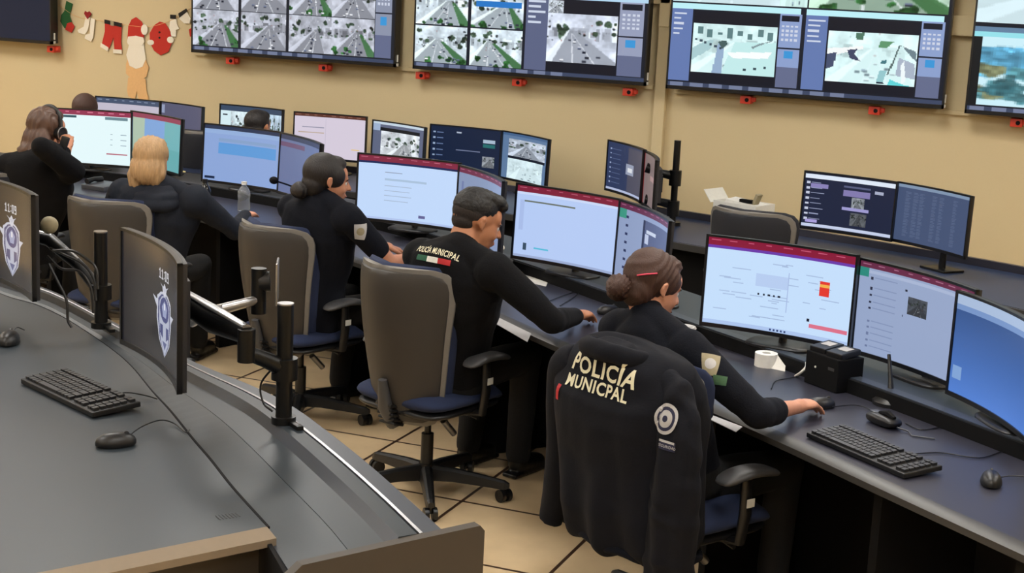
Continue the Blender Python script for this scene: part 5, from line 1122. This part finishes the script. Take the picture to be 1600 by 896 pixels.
sheet('white_strip', 'thin white strip just above the long-sleeved forearm of the man', [(828, 480), (858, 489), (855, 493), (826, 486)], zd)
sheet('white_strip', 'thin white strip beside the dark-sleeved elbow of the brown-bun woman', [(1146, 603), (1186, 617), (1180, 622), (1146, 609)], zd)
sheet('pale_strip', 'pale grey card at the desk edge under the woman\'s elbow', [(1100, 645), (1160, 668), (1150, 676), (1106, 655)], zd, 'badge', 'card')  # thin pale grey slabs along the desk edge
sheet('pale_strip', 'pale grey card under the long-sleeved man\'s forearm at the desk edge', [(758, 487), (830, 522), (824, 535), (756, 496)], zd+.0005, 'badge', 'card')
t = thing('tissue', 'crumpled white tissue on the desk beyond the long-sleeved man\'s shoulder', 'tissue', onz(770, 405, zd)); mb = MB()
for k in range(5): mb.ell((random.uniform(-.03, .03), random.uniform(-.02, .02), .03+.03*random.random()), (.03, .025, .02))
mb.cyl((0, 0, 0), (0, 0, .03), .03); mb.v = [v+t.matrix_world.translation for v in mb.v]; remesh(mb, 'sheet', M['paper'], t, .005, 2, disp=lambda q, n_: .006*mnoise.noise(q*40))
def bottle(label, p, mt, capm, h=.2, r=.032, name='bottle'):
    t = thing(name, label, 'bottle', p)
    MB().loft([[V(q*r*math.cos(a), q*r*math.sin(a), z*h) for a in np.linspace(0, 2*PI, 24, endpoint=False)] for q, z in ((.85, 0), (1, .02), (1, .3), (.93, .4), (1, .5), (1, .65), (.7, .78), (.38, .86), (.38, .92))]).build('bottle_body', M[mt], t)
    MB().cyl((0, 0, h*.9), (0, 0, h), r*.45).build('cap', M[capm], t); return t
bottle('dark bottle standing on the desk right of the blonde woman', onz(320, 332, zd), 'darkbottle', 'black', .19, .034)
bottle('clear plastic bottle with pale cap standing behind the blonde woman\'s hand', onz(381, 330, zd), 'clear', 'white', .17, .036)
# gooseneck microphone
p = onz(490, 322, LZ); t = thing('gooseneck_microphone', 'black gooseneck microphone reaching left of the short-sleeved woman\'s hair', 'microphone', p)
d_ = (p-CP).dot(CF); mh = W(428, 282, d_*.99); MB().box((0, 0, .015), (.12, .1, .03), bev=.008).build('base', M['black'], t)
MB().tube([q for q in spline([(0, 0, .03), tuple(W(486, 305, d_)-p), tuple(W(455, 291, d_)-p), tuple(mh-p)], 6)], .005, 8).build('gooseneck', M['black'], t); MB().ell(mh-p, (.028, .022, .022)).build('windscreen', M['panel'], t)
# yellow pad and keyboard-like items near the blonde
sheet('notepad', 'pale yellow pad on the desk right of the blonde hair', [(262, 297), (280, 268), (290, 270), (275, 300)], zd, 'yellow', 'notepad', .01)
sheet('notepad', 'pale yellow paper stack on the wall desk above the dark bottle', [(293, 232), (320, 236), (318, 246), (292, 243)], .7505, 'yellow', 'paper', .012)
p = onz(160, 296, zd); t = thing('desk_telephone', 'dark flat desk telephone beside the far-left woman\'s elbow', 'telephone', p, rd(-10)); MB().box((0, 0, .02), (.2, .16, .03), (.08, 0, 0), bev=.006).build('body', M['smoke'], t); MB().tube([(-.07, -.06, .045), (-.075, 0, .055), (-.07, .06, .05)], [.018, .014, .018], 10).build('handset', M['black'], t)
# box of papers on the wall desk
p = onz(1160, 352, .7505); t = thing('white_box', 'open white box with papers on the wall desk behind the empty charcoal chair', 'box', p, rd(-20)); mb = MB()
for x, y, sx, sy in ((-.15, 0, .005, .2), (.15, 0, .005, .2), (0, -.1, .3, .005), (0, .1, .3, .005)): mb.box((x, y, .07), (sx, sy, .14))
mb.box((0, 0, .004), (.3, .2, .006)); mb.box((-.19, -.02, .16), (.09, .19, .004), (0, .9, 0)); mb.build('carton', M['white'], t, False)
MB().box((.02, .0, .12), (.22, .15, .05), (0, .1, .2)).build('papers', M['paper'], t, False); MB().box((.10, -.02, .16), (.02, .05, .09), (0, .4, 0), bev=.003).build('brown_stick', M['gold'], t, False); MB().box((.05, -.05, .155), (.08, .03, .02), (0, 0, .1)).build('black_binder_clip', M['panel'], t, False)
# cables on the desk ledge at the right
for k, (pp, lb) in enumerate((([(1415, 662), (1440, 672), (1480, 668), (1520, 680), (1560, 700), (1610, 712)], 'thin dark cable wandering across the desk below the grey chat monitor'), ([(1424, 710), (1470, 708), (1530, 716), (1570, 706), (1610, 714)], 'thin keyboard cable running right along the console desk'), ([(860, 470), (880, 462), (905, 455), (900, 462), (875, 478)], 'thin dark cable coiled before the near-empty pale monitor'), ([(1205, 608), (1212, 596), (1240, 590), (1250, 586)], 'thin dark cable curling beside the paper roll'))):
    tag(MB().tube(spline([onz(x, y, zd+.003) for x, y in pp], 6), .002, 6).build('cable', M['black']), lb, 'cable')
